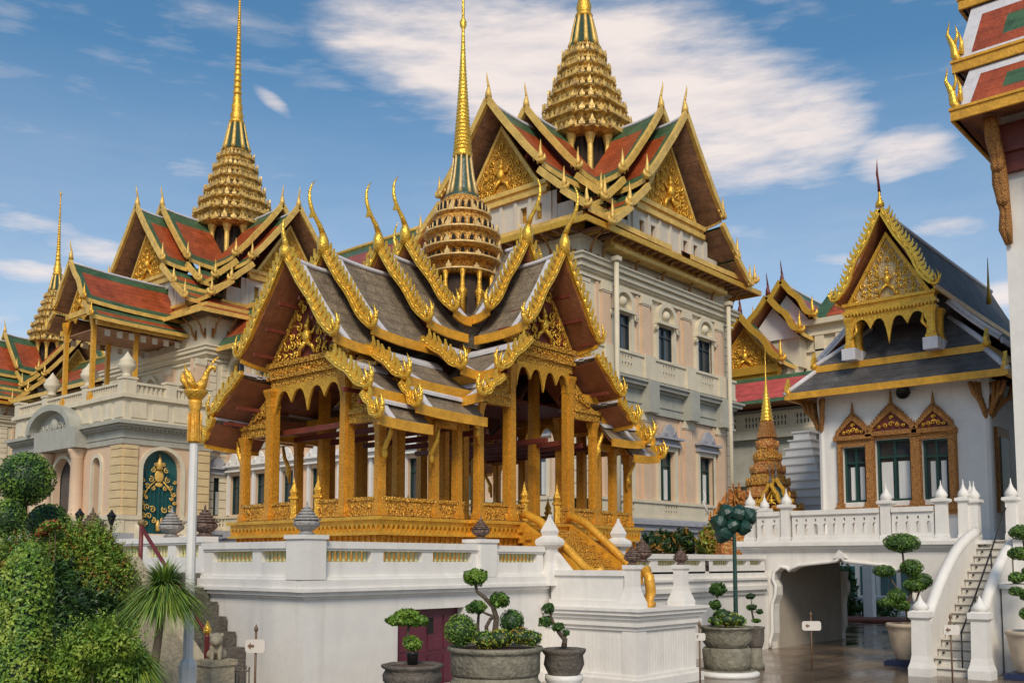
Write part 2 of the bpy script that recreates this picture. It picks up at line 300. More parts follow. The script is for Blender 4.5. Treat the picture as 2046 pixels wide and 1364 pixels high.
def bargeboard(root,M,s,sgn,lay,w,zup,teeth,gm,fin,finm,thick=.1,sag=.1,wave=.35,shape=FLAME):
    pts=slope(lay,10,sag); mb=MB(); up=[]; lo=[]
    n=len(pts)
    for i,(t,z) in enumerate(pts):
        a=pts[max(i-1,0)]; b=pts[min(i+1,n-1)]; tx,tz=b[0]-a[0],b[1]-a[1]; l=math.hypot(tx,tz); nx,nz=-tz/l,tx/l
        if nz<0: nx,nz=-nx,-nz
        k=i/(n-1); off=wave*w*math.sin(2.0*PI*max(0,k-.35)/.65)*(k>.35)
        up.append((t+nx*(w*.55+off)+0,z+zup+nz*(w*.55+off))); lo.append((t-nx*(w*.45-off),z+zup-nz*(w*.45-off)))
    V=lambda t,z,d: M(s+d,sgn*t,z)
    for i in range(n-1):
        q=[up[i],up[i+1],lo[i+1],lo[i]]
        f=[V(a,b,thick/2) for a,b in q]; g=[V(a,b,-thick/2) for a,b in q]
        mb.add(f+g,[(0,1,2,3),(7,6,5,4),(0,4,5,1),(2,6,7,3)]+([(0,3,7,4)] if i==0 else [])+([(1,5,6,2)] if i==n-2 else []))
        # raised moulding along the face
        if shape is not FLAME: continue
        m=[(a*.5+c*.5,b*.5+d*.5) for (a,b),(c,d) in ((up[i],lo[i]),(up[i+1],lo[i+1]))]
        mb.tube([V(m[0][0],m[0][1],thick/2),V(m[1][0],m[1][1],thick/2)],w*.12,5,0)
    L=[0]
    for i in range(n-1): L.append(L[-1]+math.hypot(up[i+1][0]-up[i][0],up[i+1][1]-up[i][1]))
    if teeth:
        cnt=max(3,int(L[-1]/teeth)); h=teeth*1.15
        for k in range(1,cnt):
            d=L[-1]*k/cnt; i=max(j for j in range(n-1) if L[j]<=d); u=(d-L[i])/(L[i+1]-L[i])
            t=up[i][0]+(up[i+1][0]-up[i][0])*u; z=up[i][1]+(up[i+1][1]-up[i][1])*u
            tx,tz=up[i+1][0]-up[i][0],up[i+1][1]-up[i][1]; l=math.hypot(tx,tz); tx/=l; tz/=l; nx,nz=-tz,tx
            if nz<0: nx,nz=-nx,-nz
            b=teeth*.42
            tri=[(t-tx*b,z-tz*b),(t+nx*h*.55-tx*b*.7,z+nz*h*.55-tz*b*.7),(t+nx*h-tx*b*1.6,z+nz*h-tz*b*1.6),(t+nx*h*.5+tx*b*.6,z+nz*h*.5+tz*b*.6),(t+tx*b,z+tz*b)]
            a=V(0,0,-thick*.3); c=V(0,0,thick*.3)
            mb.prism([V(p,q,-thick*.3) for p,q in tri],Vector(c)-Vector(a))
    o=mb.build('bargeboard',gm,root)
    if fin:
        t,z=(up[-1][0]+lo[-1][0])/2,(up[-1][1]+lo[-1][1])/2; f=MB()
        W=lambda p,q,d:V(t+p*fin,z+q*fin,d*fin)
        f.tube([W(p,q,0) for p,q in (((-.35,.22),(-.12,-.06),(.15,-.20),(.45,-.10),(.62,.2),(.64,.55),(.52,.95),(.36,1.3)) if shape is FLAME else ((-.35,.22),(-.12,-.06),(.12,-.16),(.34,-.08),(.45,.12),(.42,.4)))],[x*fin for x in ((.13,.17,.20,.19,.16,.12,.07,.01) if shape is FLAME else (.2,.24,.25,.2,.13,.03))],7)
        if shape is FLAME:
            for (p0,q0,p1,q1,p2,q2,d,r) in ((.38,0,.36,.5,.22,1.02,.16,.11),(.30,0,.28,.42,.12,.85,-.16,.10),(.08,0,.02,.32,-.10,.70,.06,.09),(.55,.1,.80,.45,.86,.85,.05,.08),(-.15,.1,-.22,.35,-.34,.55,0,.07)):
                f.tube([W(p0,q0,d*.4),W(p1,q1,d),W(p2,q2,d*1.3)],[r*fin,r*fin*.85,.008*fin],6)
        else:
            f.tube([W(-.05,.0,0),W(.02,.45,0),W(-.03,.95,0),W(.02,1.75,0)],[.22*fin,.20*fin,.12*fin,.01],7)
            f.tube([W(-.3,-.1,0),W(-.3,-.36,0)],[.12*fin,.03],6); f.tube([W(-.75,.3,0),W(-.72,.02,0)],[.12*fin,.03],6)
        f.build('eave_finial',finm,o)
    return o
def chofa(root,M,s,z,h,lean,r,gm,tipm=None,name='roof_finial'):
    mb=MB()
    P=[(0,-.1),(.05,.12),(.02,.25),(-.06,.36),(.02,.46),(.16,.58),(.30,.72),(.38,.86),(.36,1.0)]
    Rr=[1.0,.85,.6,.42,.30,.30,.24,.16,.03]
    mb.tube([M(s+p*lean,0,z+q*h) for p,q in P],[r*x for x in Rr],8)
    mb.prism([M(s+p*lean,-.35*r,z+q*h) for p,q in ((.0,.36),(.1,.44),(.26,.40),(.1,.50),(.08,.46))],Vector(M(0,.7*r,0))-Vector(M(0,0,0)))
    o=mb.build(name,gm,root); return o
def chofa_tall(root,M,s,z,h,lean,r,gm):
    """tall slender curved horn on a cone, as on the small pavilion"""
    mb=MB()
    mb.tube([M(s,0,z-.12),M(s+.02,0,z+.12*h),M(s+.05*lean,0,z+.24*h)],[r,r*.92,r*.45],8)
    P=[(.05,.22),(.22,.34),(.42,.43),(.56,.50),(.66,.58),(.74,.68),(.74,.80),(.64,.91),(.46,1.0)]
    Rr=[.5,.42,.34,.36,.34,.30,.24,.16,.03]
    mb.tube([M(s+p*lean,0,z+q*h) for p,q in P],[r*x for x in Rr],7)
    mb.prism([M(s+p*lean,-.22*r,z+q*h) for p,q in ((.46,.46),(.58,.42),(.74,.40),(.66,.50),(.62,.55))],Vector(M(0,.44*r,0))-Vector(M(0,0,0)))
    return mb.build('roof_finial',gm,root)
def roof_tier(root,M,sa0,sb,za,prof,field,border,soff,edge,bb=(.2,.14,'gold',.4,'goldb'),bw=0,trim=None,lift=.12,sag=.12,tk=.09,fas=.2,ridge=None,barge=True,skirt_from=None,th=.1,shape=FLAME,wave=.35,fasm=None,skirt_sa=None):
    """one nested gable roof: curved slabs of tile, timber underside, gilded eave board, bargeboards"""
    tm=MB(); sa=sa0
    for li,lay in enumerate(prof):
        if li>0 and skirt_sa is not None: sa=skirt_sa
        mb=MB()
        lay=(lay[0],za+lay[1],lay[2],za+lay[3]); cv=slope(lay,6,sag)
        ns=8; ss=[sa+(sb-sa)*k/ns for k in range(ns+1)]
        if bw: ss=sorted(set([round(x,4) for x in ss]+[round(sb-bw,4),round(sa+.01,4)]))
        Lt=math.hypot(lay[2]-lay[0],lay[3]-lay[1])
        rise=lambda s: lift*max(0,(s-sa)/(sb-sa))**3*(1 if li==0 else .5)
        for sg in (1,-1):
            fs=MB()
            if li>0: mb=MB()
            top=[[M(s,sg*t,z+rise(s)) for (t,z) in cv] for s in ss]
            bot=[[M(s,sg*t,z+rise(s)-tk) for (t,z) in cv] for s in ss]
            nt=len(cv)
            for i in range(len(ss)-1):
                for j in range(nt-1):
                    mid=(ss[i]+ss[i+1])/2; k=(j+.5)/(nt-1)*Lt
                    isb=bw and (mid>sb-bw or k<bw*.9 or k>Lt-bw*.9)
                    mb.add([top[i][j],top[i+1][j],top[i+1][j+1],top[i][j+1]],[(0,1,2,3)],1 if isb else 0)
                    mb.add([bot[i][j],bot[i+1][j],bot[i+1][j+1],bot[i][j+1]],[(3,2,1,0)],2)
            for i in range(len(ss)-1):
                mb.add([top[i][-1],top[i+1][-1],bot[i+1][-1],bot[i][-1]],[(0,1,2,3)],2)
            for j in range(nt-1): mb.add([top[-1][j],top[-1][j+1],bot[-1][j+1],bot[-1][j]],[(0,1,2,3)],2)
            # eave board
            te,ze=cv[-1]
            for i in range(len(ss)-1):
                a,b=ss[i],ss[i+1]
                pts=[M(a,sg*te,ze+rise(a)+.03),M(b,sg*te,ze+rise(b)+.03),M(b,sg*te,ze+rise(b)-fas),M(a,sg*te,ze+rise(a)-fas)]
                q=[M(a,sg*(te+.06),ze+rise(a)+.03),M(b,sg*(te+.06),ze+rise(b)+.03),M(b,sg*(te+.06),ze+rise(b)-fas),M(a,sg*(te+.06),ze+rise(a)-fas)]
                fs.add(pts+q,[(3,2,1,0),(4,5,6,7),(0,1,5,4),(2,3,7,6)]+([(0,4,7,3)] if i==0 else [])+([(1,2,6,5)] if i==len(ss)-2 else []))
            fs.build('eave_board',fasm or edge,root)
            if li>0: mb.build('roof_tier',[field,border,soff],root)
            if trim:
                for s in (sb-.42,):
                    for j in range(nt-1):
                        (t0,z0),(t1,z1)=cv[j],cv[j+1]; w=.07
                        u=[M(s-w,sg*t0,z0+rise(s)),M(s+w,sg*t0,z0+rise(s)),M(s+w,sg*t1,z1+rise(s)),M(s-w,sg*t1,z1+rise(s))]
                        tm.add(u+[(x,y,z+.05) for x,y,z in u],[(4,5,6,7),(0,1,5,4),(1,2,6,5),(2,3,7,6),(3,0,4,7)])
                if li>0:
                    (t0,z0)=cv[0]; u=[M(sa,sg*t0,z0),M(sb,sg*t0,z0+rise(sb)),M(sb,sg*(t0+.16),z0+rise(sb)-.13),M(sa,sg*(t0+.16),z0-.13)]
                    tm.add(u+[(x,y,z+.06) for x,y,z in u],[(4,5,6,7),(0,1,5,4),(1,2,6,5),(2,3,7,6),(3,0,4,7)])
            if barge:
                bargeboard(root,M,sb+th/2,sg,(max(lay[0],.02),lay[1]+rise(sb),lay[2],lay[3]+rise(sb)),bb[0],bb[0]*.25,bb[1],bb[2],bb[3],bb[4],th,sag,wave,shape)
        if li==0: mb.build('roof_tier',[field,border,soff],root)
    sa=sa0
    if ridge:
        pts=[M(sa+(sb-sa)*k/8,0,za+.05+lift*(k/8)**3) for k in range(9)]
        tm.tube(pts,ridge,6)
    if tm.v: tm.build('ridge_cap',trim or 'silver',root)
def scroll(mb,V,c,r,hand,rot,tr,n=12,turns=1.35):
    pts=[];rad=[]
    for k in range(n):
        u=k/(n-1); a=rot+hand*turns*2*PI*u; q=r*(1-.85*u)
        pts.append(V(c[0]+q*math.cos(a),c[1]+q*math.sin(a),.03+.04*u)); rad.append(tr*(1-.5*u))
    mb.tube(pts,rad,5)
def carve(root,V,half,zb,zt,unit,gm='goldb',parent=None,figure=True):
    """relief of scrolls and flames that fills a triangular pediment"""
    mb=MB(); H=zt-zb
    if figure:
        mb.ell(V(0,zb+H*.30,.08),(unit*.7,unit*.7,unit*1.0),0,8,6); mb.ell(V(0,zb+H*.30+unit*1.25,.09),(unit*.42,unit*.42,unit*.5),0,8,6)
        mb.tube([V(0,zb+H*.30+unit*1.5,.08),V(0,zb+H*.30+unit*2.8,.06)],[unit*.35,.01],6)
        for sg in (1,-1):
            mb.tube([V(0,zb+H*.30+unit*.6,.1),V(sg*unit*1.2,zb+H*.3+unit*.3,.1),V(sg*unit*1.6,zb+H*.3+unit*1.2,.08)],[unit*.25,unit*.22,unit*.1],5)
            mb.tube([V(0,zb+H*.22,.1),V(sg*unit*1.3,zb+H*.13,.1),V(sg*unit*1.5,zb+H*.03,.08)],[unit*.35,unit*.3,unit*.15],5)
    rnd=random.Random(int(zt*97)); z=zb+unit*.6; row=0
    while z<zt-unit*.9:
        lim=half*(1-(z-zb)/H)-unit*.5; t=unit*(.9 if row%2 else 0)
        if figure and z<zb+H*.62: t=max(t,unit*2.0)
        while t<=lim:
            for sg in ((1,-1) if t>0 else (1,)):
                scroll(mb,V,(sg*t,z),unit*.62*rnd.uniform(.8,1.1),sg,rnd.uniform(0,6.28),unit*.15)
                if rnd.random()<.8:
                    a=rnd.uniform(.2,1.4); p=V(sg*t,z,.04); q=V(sg*(t+unit*.75*math.cos(a)),z+unit*.9*math.sin(a),.09); mb.tube([p,q],[unit*.2,.01],5)
            t+=unit*1.35
        z+=unit*1.15; row+=1
    return mb.build('carving',gm,parent or root)
def pediment(root,M,s,half,zb,zt,unit,back='maroon',gm='goldb',fr='gold',fw=.09,dep=.12):
    V=lambda t,z,d=0:M(s+d,t,z)
    mb=MB(); mb.prism([V(-half,zb),V(half,zb),V(0,zt)],Vector(M(-dep,0,0))-Vector(M(0,0,0)))
    p=mb.build('pediment',back,root)
    f=MB()
    for sg in (1,-1):
        a=[(sg*half,zb),(0,zt)]; l=math.hypot(half,zt-zb); nx,nz=(zt-zb)/l,half/l
        q=[(sg*half,zb),(0,zt),(0,zt-fw*1.6*l/half*.8),(sg*(half-fw*1.6*l/(zt-zb)),zb)]
        f.prism([V(t,z,.002) for t,z in q],Vector(M(.07,0,0))-Vector(M(0,0,0)))
    f.build('pediment_frame',fr,p)
    carve(root,V,half-fw*1.5,zb,zt-fw*2.5,unit,gm,p)
    return p
RED=[(1,-.40),(1,.40),(.90,.40),(.90,.60),(.77,.60),(.77,.77),(.60,.77),(.60,.90),(.40,.90),(.40,1),(-.40,1),(-.40,.90),(-.60,.90),(-.60,.77),(-.77,.77),(-.77,.60),(-.90,.60),(-.90,.40),(-1,.40),(-1,-.40),(-.90,-.40),(-.90,-.60),(-.77,-.60),(-.77,-.77),(-.60,-.77),(-.60,-.90),(-.40,-.90),(-.40,-1),(.40,-1),(.40,-.90),(.60,-.90),(.60,-.77),(.77,-.77),(.77,-.60),(.90,-.60),(.90,-.40)]
def antefix(mb,c,d,h,w,mi=0):
    x,y,z=c; tx,ty=-d[1],d[0]
    pts=[(-.5,0),(-.55,.35),(-.25,.55),(0,1.0),(.25,.55),(.55,.35),(.5,0)]
    mb.prism([(x+tx*p*w-d[0]*w*.18,y+ty*p*w-d[1]*w*.18,z+q*h) for p,q in pts],(d[0]*w*.36,d[1]*w*.36,0),mi)
def spire(root,c,cols,tiers,bell,shaft,mats,niche='drum',per=5,shape=RED,ant=1.0):
    """stepped royal spire: columned drum, redented storeys with antefixes, bell, ringed shaft"""
    cx,cy=c; cr,cz0,cz1,cn=cols
    mb=MB(); mb.lathe((cx,cy,0),[(cr*.80,cz0-1),(cr*.80,cz1+.05)],20,0,False,shape); mb.build('spire_core',mats['core'],root)
    for k in range(cn):
        a=2*PI*(k+.5)/cn; x,y=cx+cr*math.cos(a),cy+cr*math.sin(a); w=cr*.085
        m=MB(); m.lathe((x,y,0),[(w*1.7,cz0),(w*1.7,cz0+.08*(cz1-cz0)),(w,cz0+.12*(cz1-cz0)),(w*.9,cz1-.2*(cz1-cz0)),(w*1.7,cz1-.06*(cz1-cz0)),(w*1.8,cz1)],8,0,False,rot=PI/8+a)
        m.build('spire_column',mats['col'],root)
    for i in range(len(tiers)-1):
        r,z=tiers[i]; r2,z2=tiers[i+1]; h=z2-z; m=MB()
        m.lathe((cx,cy,z),[(r*.84,-.06*h),(r*.96,-.01*h),(r*1.06,.05*h),(r*1.06,.15*h),(r*.98,.18*h)],36,0,False,shape)
        m.lathe((cx,cy,z),[(r*.97,.17*h),(r*.80,.25*h),(r*.79,.62*h)],36,2,False,shape)
        m.lathe((cx,cy,z),[(r*.79,.62*h),(r*.84,.66*h),(r*.86,.72*h),(r2*.92+r*.02,.80*h),(r2*.93,.98*h)],36,0,False,shape)
        for (a,b) in shape:
            l=math.hypot(a,b)
            if l<.98: continue
            big=abs(abs(a)-abs(b))<.2
            antefix(m,(cx+a*r*1.02,cy+b*r*1.02,z+.14*h),(a/l,b/l),h*(.62 if big else .42)*ant,r*.13)
        for (dx,dy) in ((1,0),(-1,0),(0,1),(0,-1)):
            for q in range(per):
                t=(q-(per-1)/2)*(.74/per)
                antefix(m,(cx+dx*r*1.03-dy*t*r,cy+dy*r*1.03+dx*t*r,z+.14*h),(dx,dy),h*(.5 if q==per//2 else .36)*ant,r*.09)
                w=r*.022; x=cx+dx*r*.81-dy*(t+.37/per)*r; y=cy+dy*r*.81+dx*(t+.37/per)*r
                m.tube([(x,y,z+.2*h),(x,y,z+.66*h)],w,5)
        for (sx,sy) in ((1,1),(1,-1),(-1,1),(-1,-1)):
            for (a,b) in ((.92,.6),(.79,.77),(.6,.92)): x=cx+sx*a*r*.82; y=cy+sy*b*r*.82; m.tube([(x,y,z+.2*h),(x,y,z+.66*h)],r*.03,5)
        m.build('spire_tier',[mats['tier'][0],mats['niche'],'spirer'],root)
    m=MB(); r,z=bell[0]
    m.lathe((cx,cy,0),[(a,b) for a,b in bell],36,0,False,shape)
    b=m.build('spire_bell',mats['bell'],root)
    q=MB()
    for sg in ((1,0),(-1,0),(0,1),(0,-1),(.72,.72),(-.72,.72),(.72,-.72),(-.72,-.72)):
        q.tube([(cx+sg[0]*a*1.02,cy+sg[1]*a*1.02,b_) for a,b_ in bell],[.17*a+.02 for a,b_ in bell],5)
    q.build('bell_rib',mats['rib'],b)
    pr=[]
    for i in range(len(shaft)-1):
        (r0,z0),(r1,z1)=shaft[i],shaft[i+1]; k=max(1,int((z1-z0)/(max(r0,.12)*1.3)))
        for j in range(k):
            u=j/k; ra=r0+(r1-r0)*u; zz=z0+(z1-z0)*u; dz=(z1-z0)/k
            pr+= [(ra*1.0,zz),(ra*1.12,zz+dz*.3),(ra*1.0,zz+dz*.6),(ra*.86,zz+dz*.75),(ra*.86,zz+dz*.97)]
    r1,z1=shaft[-1]; pr+=[(r1,z1),(r1*2.0,z1+.1),(r1*2.2,z1+.2),(r1*.8,z1+.35),(.01,z1+.75)]
    m=MB(); m.lathe((cx,cy,0),pr,12); m.build('spire_shaft',mats['shaft'],root)
def redent_pillar(root,x,y,z0,z1,w,gm,cap=True,name='pillar',rot=0):
    mb=MB(); a=w/2
    sh=[(1,-.7),(1,.7),(.85,.7),(.85,.85),(.7,.85),(.7,1),(-.7,1),(-.7,.85),(-.85,.85),(-.85,.7),(-1,.7),(-1,-.7),(-.85,-.7),(-.85,-.85),(-.7,-.85),(-.7,-1),(.7,-1),(.7,-.85),(.85,-.85),(.85,-.7)]
    h=z1-z0
    pr=[(a*1.35,0),(a*1.35,.10),(a*1.12,.16),(a*1.0,.24),(a*.94,h-.42)]
    pr+= [(a*1.02,h-.40),(a*1.02,h-.36),(a*.95,h-.34),(a*1.05,h-.2),(a*1.4,h-.06),(a*1.4,h)] if cap else [(a*.94,h)]
    mb.lathe((x,y,z0),pr,20,0,False,sh); return mb.build(name,gm,root)
def valance(root,V,t0,t1,z,drops,h,gm='gold',th=.06,name='arch_fringe'):
    """carved fringe of pointed arches hanging under a beam; drops = pendant depth factors"""
    n=len(drops)-1; top=[(t0,z),(t1,z)]; low=[]
    for i in range(n):
        a=t0+(t1-t0)*i/n; b=t0+(t1-t0)*(i+1)/n
        low.append((a,z-h*drops[i]))
        for k in range(1,8):
            u=k/8; base=h*(drops[i]*(1-u)+drops[i+1]*u)
            arc=.16+.84*abs(2*u-1)**2.6
            low.append((a+(b-a)*u,z-base*arc*(1-.12*math.sin(8*PI*u)**2)-.03))
    low.append((t1,z-h*drops[-1]))
    mb=MB(); off=Vector(V(0,0,th))-Vector(V(0,0,0))
    pts=[low[k] for k in range(len(low))]
    for i in range(len(pts)-1):
        q=[(pts[i][0],z),(pts[i+1][0],z),pts[i+1],pts[i]]
        mb.prism([V(a,b,0) for a,b in q],off)
    return mb.build(name,gm,root)
# ---------------------------------------------------------------- ground
def ground():
    m=bpy.data.materials.new('wet_paving'); m.use_nodes=True; nt=m.node_tree; N=nt.nodes; L=nt.links; b=N['Principled BSDF']
    tc=N.new('ShaderNodeTexCoord'); br=N.new('ShaderNodeTexBrick'); br.inputs['Scale'].default_value=1; br.inputs['Brick Width'].default_value=.9; br.inputs['Row Height'].default_value=.9; br.inputs['Mortar Size'].default_value=.02
    br.inputs['Color1'].default_value=(.17,.125,.085,1); br.inputs['Color2'].default_value=(.23,.17,.12,1); br.inputs['Mortar'].default_value=(.045,.032,.022,1)
    L.new(tc.outputs['Object'],br.inputs['Vector'])
    n=N.new('ShaderNodeTexNoise'); n.inputs['Scale'].default_value=.7; n.inputs['Detail'].default_value=6; L.new(tc.outputs['Object'],n.inputs['Vector'])
    k=N.new('ShaderNodeMix'); k.data_type='RGBA'; k.blend_type='MULTIPLY'; k.inputs['Factor'].default_value=.6; L.new(br.outputs['Color'],k.inputs['A'])
    r=N.new('ShaderNodeValToRGB'); r.color_ramp.elements[0].position=.3; r.color_ramp.elements[0].color=(.45,.42,.4,1); r.color_ramp.elements[1].position=.7; r.color_ramp.elements[1].color=(1.1,1.05,1,1); L.new(n.outputs['Fac'],r.inputs[0]); L.new(r.outputs[0],k.inputs['B'])
    L.new(k.outputs['Result'],b.inputs['Base Color'])
    q=N.new('ShaderNodeMapRange'); q.inputs['From Min'].default_value=.35; q.inputs['From Max'].default_value=.65; q.inputs['To Min'].default_value=.05; q.inputs['To Max'].default_value=.32; L.new(n.outputs['Fac'],q.inputs['Value']); L.new(q.outputs[0],b.inputs['Roughness'])
    n2=N.new('ShaderNodeTexNoise'); n2.inputs['Scale'].default_value=5; n2.inputs['Detail'].default_value=4; L.new(tc.outputs['Object'],n2.inputs['Vector'])
    bp=N.new('ShaderNodeBump'); bp.inputs['Strength'].default_value=.12; bp.inputs['Distance'].default_value=.03; L.new(n2.outputs['Fac'],bp.inputs['Height']); L.new(bp.outputs[0],b.inputs['Normal'])
    mb=MB(); mb.poly([(-600,-600,0),(900,-600,0),(900,900,0),(-600,900,0)]); struct(mb.build('ground',m,fix=False))
ground()
# ---------------------------------------------------------------- gilded pavilion
PC=(17.7,17.14); FZ=3.40
def pavilion():
    cx,cy=PC
    t=thing('gilded_pavilion','open gilded pavilion with nested grey tiled gables and a thin gold spire','pavilion',(cx,cy,2.3))
    # plinth
    def cross(a,b,c,d): return [(a-.75,-b),(a-.75,b),(c,b),(c,d),(-c,d),(-c,b),(-a,b),(-a,-b),(-c,-b),(-c,-d),(c,-d),(c,-b)]
    def layer(mb,ex,z0,z1,mi=0): mb.prism([(cx+x,cy+y,z0) for x,y in cross(4.9+ex,2.5+ex,2.3+ex,2.72+ex)],(0,0,z1-z0),mi)
    m=MB(); layer(m,.02,2.31,2.72); layer(m,-.04,2.72,3.03)
    for k in range(60):                                     # upright slats of the lower band
        u=k/59; x=cx-4.8+8.85*u
        if abs(x-cx)>2.36: m.box(x-.018,x+.018,cy-2.5,cy-2.44,2.73,3.02)
    for k in range(28):
        y=cy-2.4+4.8*k/27; m.box(cx-4.9,cx-4.84,y-.018,y+.018,2.73,3.02)
    for k in range(28):
        x=cx-2.2+4.4*k/27; m.box(x-.018,x+.018,cy-2.72,cy-2.66,2.73,3.02)
    m.build('plinth','goldo',t)
    m=MB(); layer(m,.10,3.03,3.08); layer(m,.05,3.08,3.16); layer(m,.0,3.16,3.24); layer(m,.06,3.24,3.33); layer(m,.13,3.33,FZ)
    for k in range(70):                                     # lotus-petal moulding
        x=cx-4.9+9.05*k/69
        if abs(x-cx)>2.4: m.prism([(x-.05,cy-2.58,3.24),(x+.05,cy-2.58,3.24),(x,cy-2.58,3.12)],(0,.06,0))
    for k in range(36):
        y=cy-2.5+5*k/35; m.prism([(cx-4.98,y-.05,3.24),(cx-4.98,y+.05,3.24),(cx-4.98,y,3.12)],(.06,0,0))
    for k in range(34):
        x=cx-2.3+4.6*k/33; m.prism([(x-.05,cy-2.80,3.24),(x+.05,cy-2.80,3.24),(x,cy-2.80,3.12)],(0,.06,0))
    m.build('plinth_moulding','gold',t)
    # floor inlay
    m=MB(); m.prism([(cx+x,cy+y,FZ) for x,y in cross(4.85,2.45,2.25,2.68)],(0,0,.02)); m.build('floor','maroon',t)
    # pillars
    P=[]
    for sx in (1,-1):
        for sy in (1,-1):
            ex=-4.74 if sx<0 else 3.95
            P+= [(ex,sy*1.3,6.35,.27),(ex,sy*2.34,5.35,.2),(sx*3.25,sy*2.34,5.45,.2),(sx*2.55,sy*2.34,5.9,.2),(sx*3.3,sy*1.3,7.0,.24),(sx*1.3,sy*1.3,7.6,.26),
                 (sx*1.08,sy*2.56,7.0,.26),(sx*2.1,sy*2.56,6.0,.2),(sx*2.1,sy*1.5,6.2,.2)]
    for (x,y,z,w) in P: redent_pillar(t,cx+x,cy+y,FZ+.02,z,w,'goldo')
    # railing panels
    def rail(x0,y0,x1,y1):
        m=MB(); L=math.hypot(x1-x0,y1-y0); dx,dy=(x1-x0)/L,(y1-y0)/L
        Pf=frame((x0,y0),dx,dy,-dy,dx)
        m.fbox(Pf,0,L,FZ+.03,FZ+.33,-.03,.03); m.fbox(Pf,-.02,L+.02,FZ+.33,FZ+.40,-.06,.06); m.fbox(Pf,0,L,FZ+.025,FZ+.08,-.05,.05)
        n=max(2,int(L/.16))
        for k in range(n):
            a=L*(k+.5)/n
            for sg in (1,-1): m.prism([Pf(a-.045,FZ+.2,sg*.03),Pf(a,FZ+.11,sg*.03),Pf(a+.045,FZ+.2,sg*.03),Pf(a,FZ+.29,sg*.03)],Vector(Pf(0,0,sg*.05))-Vector(Pf(0,0,sg*.03)))
        m.build('railing','goldd',t)
    for sx in (1,-1):
        x=cx+(3.99 if sx>0 else -4.78)
        for sy in (1,-1):
            rail(x,cy+sy*2.34,x,cy+sy*.45); rail(cx+(3.95 if sx>0 else -4.74),cy+sy*2.38,cx+sx*2.4,cy+sy*2.38)
    for sy in (1,-1):
        for sx in (1,-1): rail(cx+sx*2.1,cy+sy*2.6,cx+sx*.62,cy+sy*2.6)
    for (x,y) in [((3.99 if sx>0 else -4.78),sy*.42) for sx in (1,-1) for sy in (1,-1)]+[(sx*.6,sy*2.6) for sx in (1,-1) for sy in (1,-1)]:
        m=MB(); m.lathe((cx+x,cy+y,FZ+.02),[(.085,0),(.085,.42),(.12,.44),(.12,.48),(.07,.52),(.1,.60),(.06,.68),(.03,.78),(.005,.92)],8,0,False); m.build('newel','gold',t)
    # roofs: long arm with four nested gables, short arm with two
    prof=[(0,0,1.6,-1.92),(1.5,-2.3,2.65,-3.05),(2.6,-3.2,2.98,-3.65)]
    pr2=[(0,0,1.3,-1.88),(1.22,-2.22,2.2,-3.0),(2.15,-3.2,2.75,-3.62)]
    EAST=[(4.45,8.87,0,.5),(3.75,9.2,1,1.35),(2.78,9.65,2,1.35),(1.94,10.05,3,1.4)]
    LONG=[(5.4,8.87,0,.5),(4.4,9.2,1,1.35),(2.78,9.65,2,1.35),(1.94,10.05,3,1.4)]
    SHORT=[(3.3,9.57,0,.95),(2.17,10.07,1,1.1)]
    for dx,dy,TI,pf in ((-1,0,LONG,prof),(1,0,EAST,prof),(0,-1,SHORT,pr2),(0,1,SHORT,pr2)):
        M=armf(cx,cy,dx,dy)
        for i,(s,za,_,ch) in enumerate(TI):
            nxt=TI[i+1][0]-.45 if i+1<len(TI) else 0.0
            last=i+1==len(TI)
            if last: nxt=1.38 if TI is not SHORT else 1.5
            lg=TI is not SHORT; nl=(3,3,2,1)[i] if lg else (3,1)[i]
            lay=pf[:nl]; ssa=1.55 if (i==2 and lg) else (1.45 if (i==0 and TI is SHORT) else None)
            roof_tier(t,M,max(nxt,.0),s,za,lay,'tile','tile','soffit','goldp',bb=(.135,.19,'goldb',.33,'goldb'),trim='silver',ridge=.055,lift=.14,sag=.16,tk=.08,fas=.17,th=.09,skirt_sa=ssa,wave=.3)
            chofa_tall(t,M,s+.02,za+.22,1.5 if ch>.6 else .75,.55 if ch>.6 else .12,.14,'goldb')
            # red gable wall behind each bargeboard
            hw=pf[0][2]*.84; mg=MB(); V=lambda a,z,d:M(s-.62+d,a,z)
            if i>0:
                mg.prism([V(-hw,za-1.75,0),V(hw,za-1.75,0),V(0,za-.16,0)],Vector(M(-.1,0,0))-Vector(M(0,0,0))); mg.build('gable_panel','maroon',t)
            # purlins under the overhang
            for sg in ((1,-1) if i==0 else ()):
                for (a,z) in ((.35,-.62),(.8,-1.12),(1.25,-1.62),(1.85,-2.75),(2.35,-3.05)):
                    if a>pf[1][2]: continue
                    q=(s-.9 if a<1.5 else nxt)
                    pm=MB(); pm.fbox(lambda u,zz,d:M(u,d,zz),q,s-.08,za+z-.22,za+z-.14,sg*a-.035,sg*a+.035); pm.build('purlin','maroon',t)
        # entrance gable
        s,za=TI[0][0],TI[0][1]; hw=1.3 if lg else 1.08; sp=s-.66; ezt=za-1.93; ezb=za-2.50
        pediment(t,M,sp,hw*1.02,ezt,za-.28,.17,'maroon','goldb','goldd',.07)
        V=lambda a,z,d=0:M(sp+d,a,z)
        m=MB(); m.fbox(V,-hw*1.12,hw*1.12,ezt-.12,ezt,-.14,.12); m.fbox(V,-hw*1.06,hw*1.06,ezt-.30,ezt-.12,-.12,.06); m.fbox(V,-hw*1.12,hw*1.12,ezt-.38,ezt-.30,-.14,.10); m.fbox(V,-hw*1.04,hw*1.04,ezb,ezt-.38,-.1,.04)
        for k in range(26):
            a=-hw*1.05+hw*2.1*k/25; m.prism([V(a-.035,ezt-.14,.06),V(a+.035,ezt-.14,.06),V(a,ezt-.27,.06)],Vector(M(.03,0,0))-Vector(M(0,0,0)))
        m.build('beam','goldd',t)
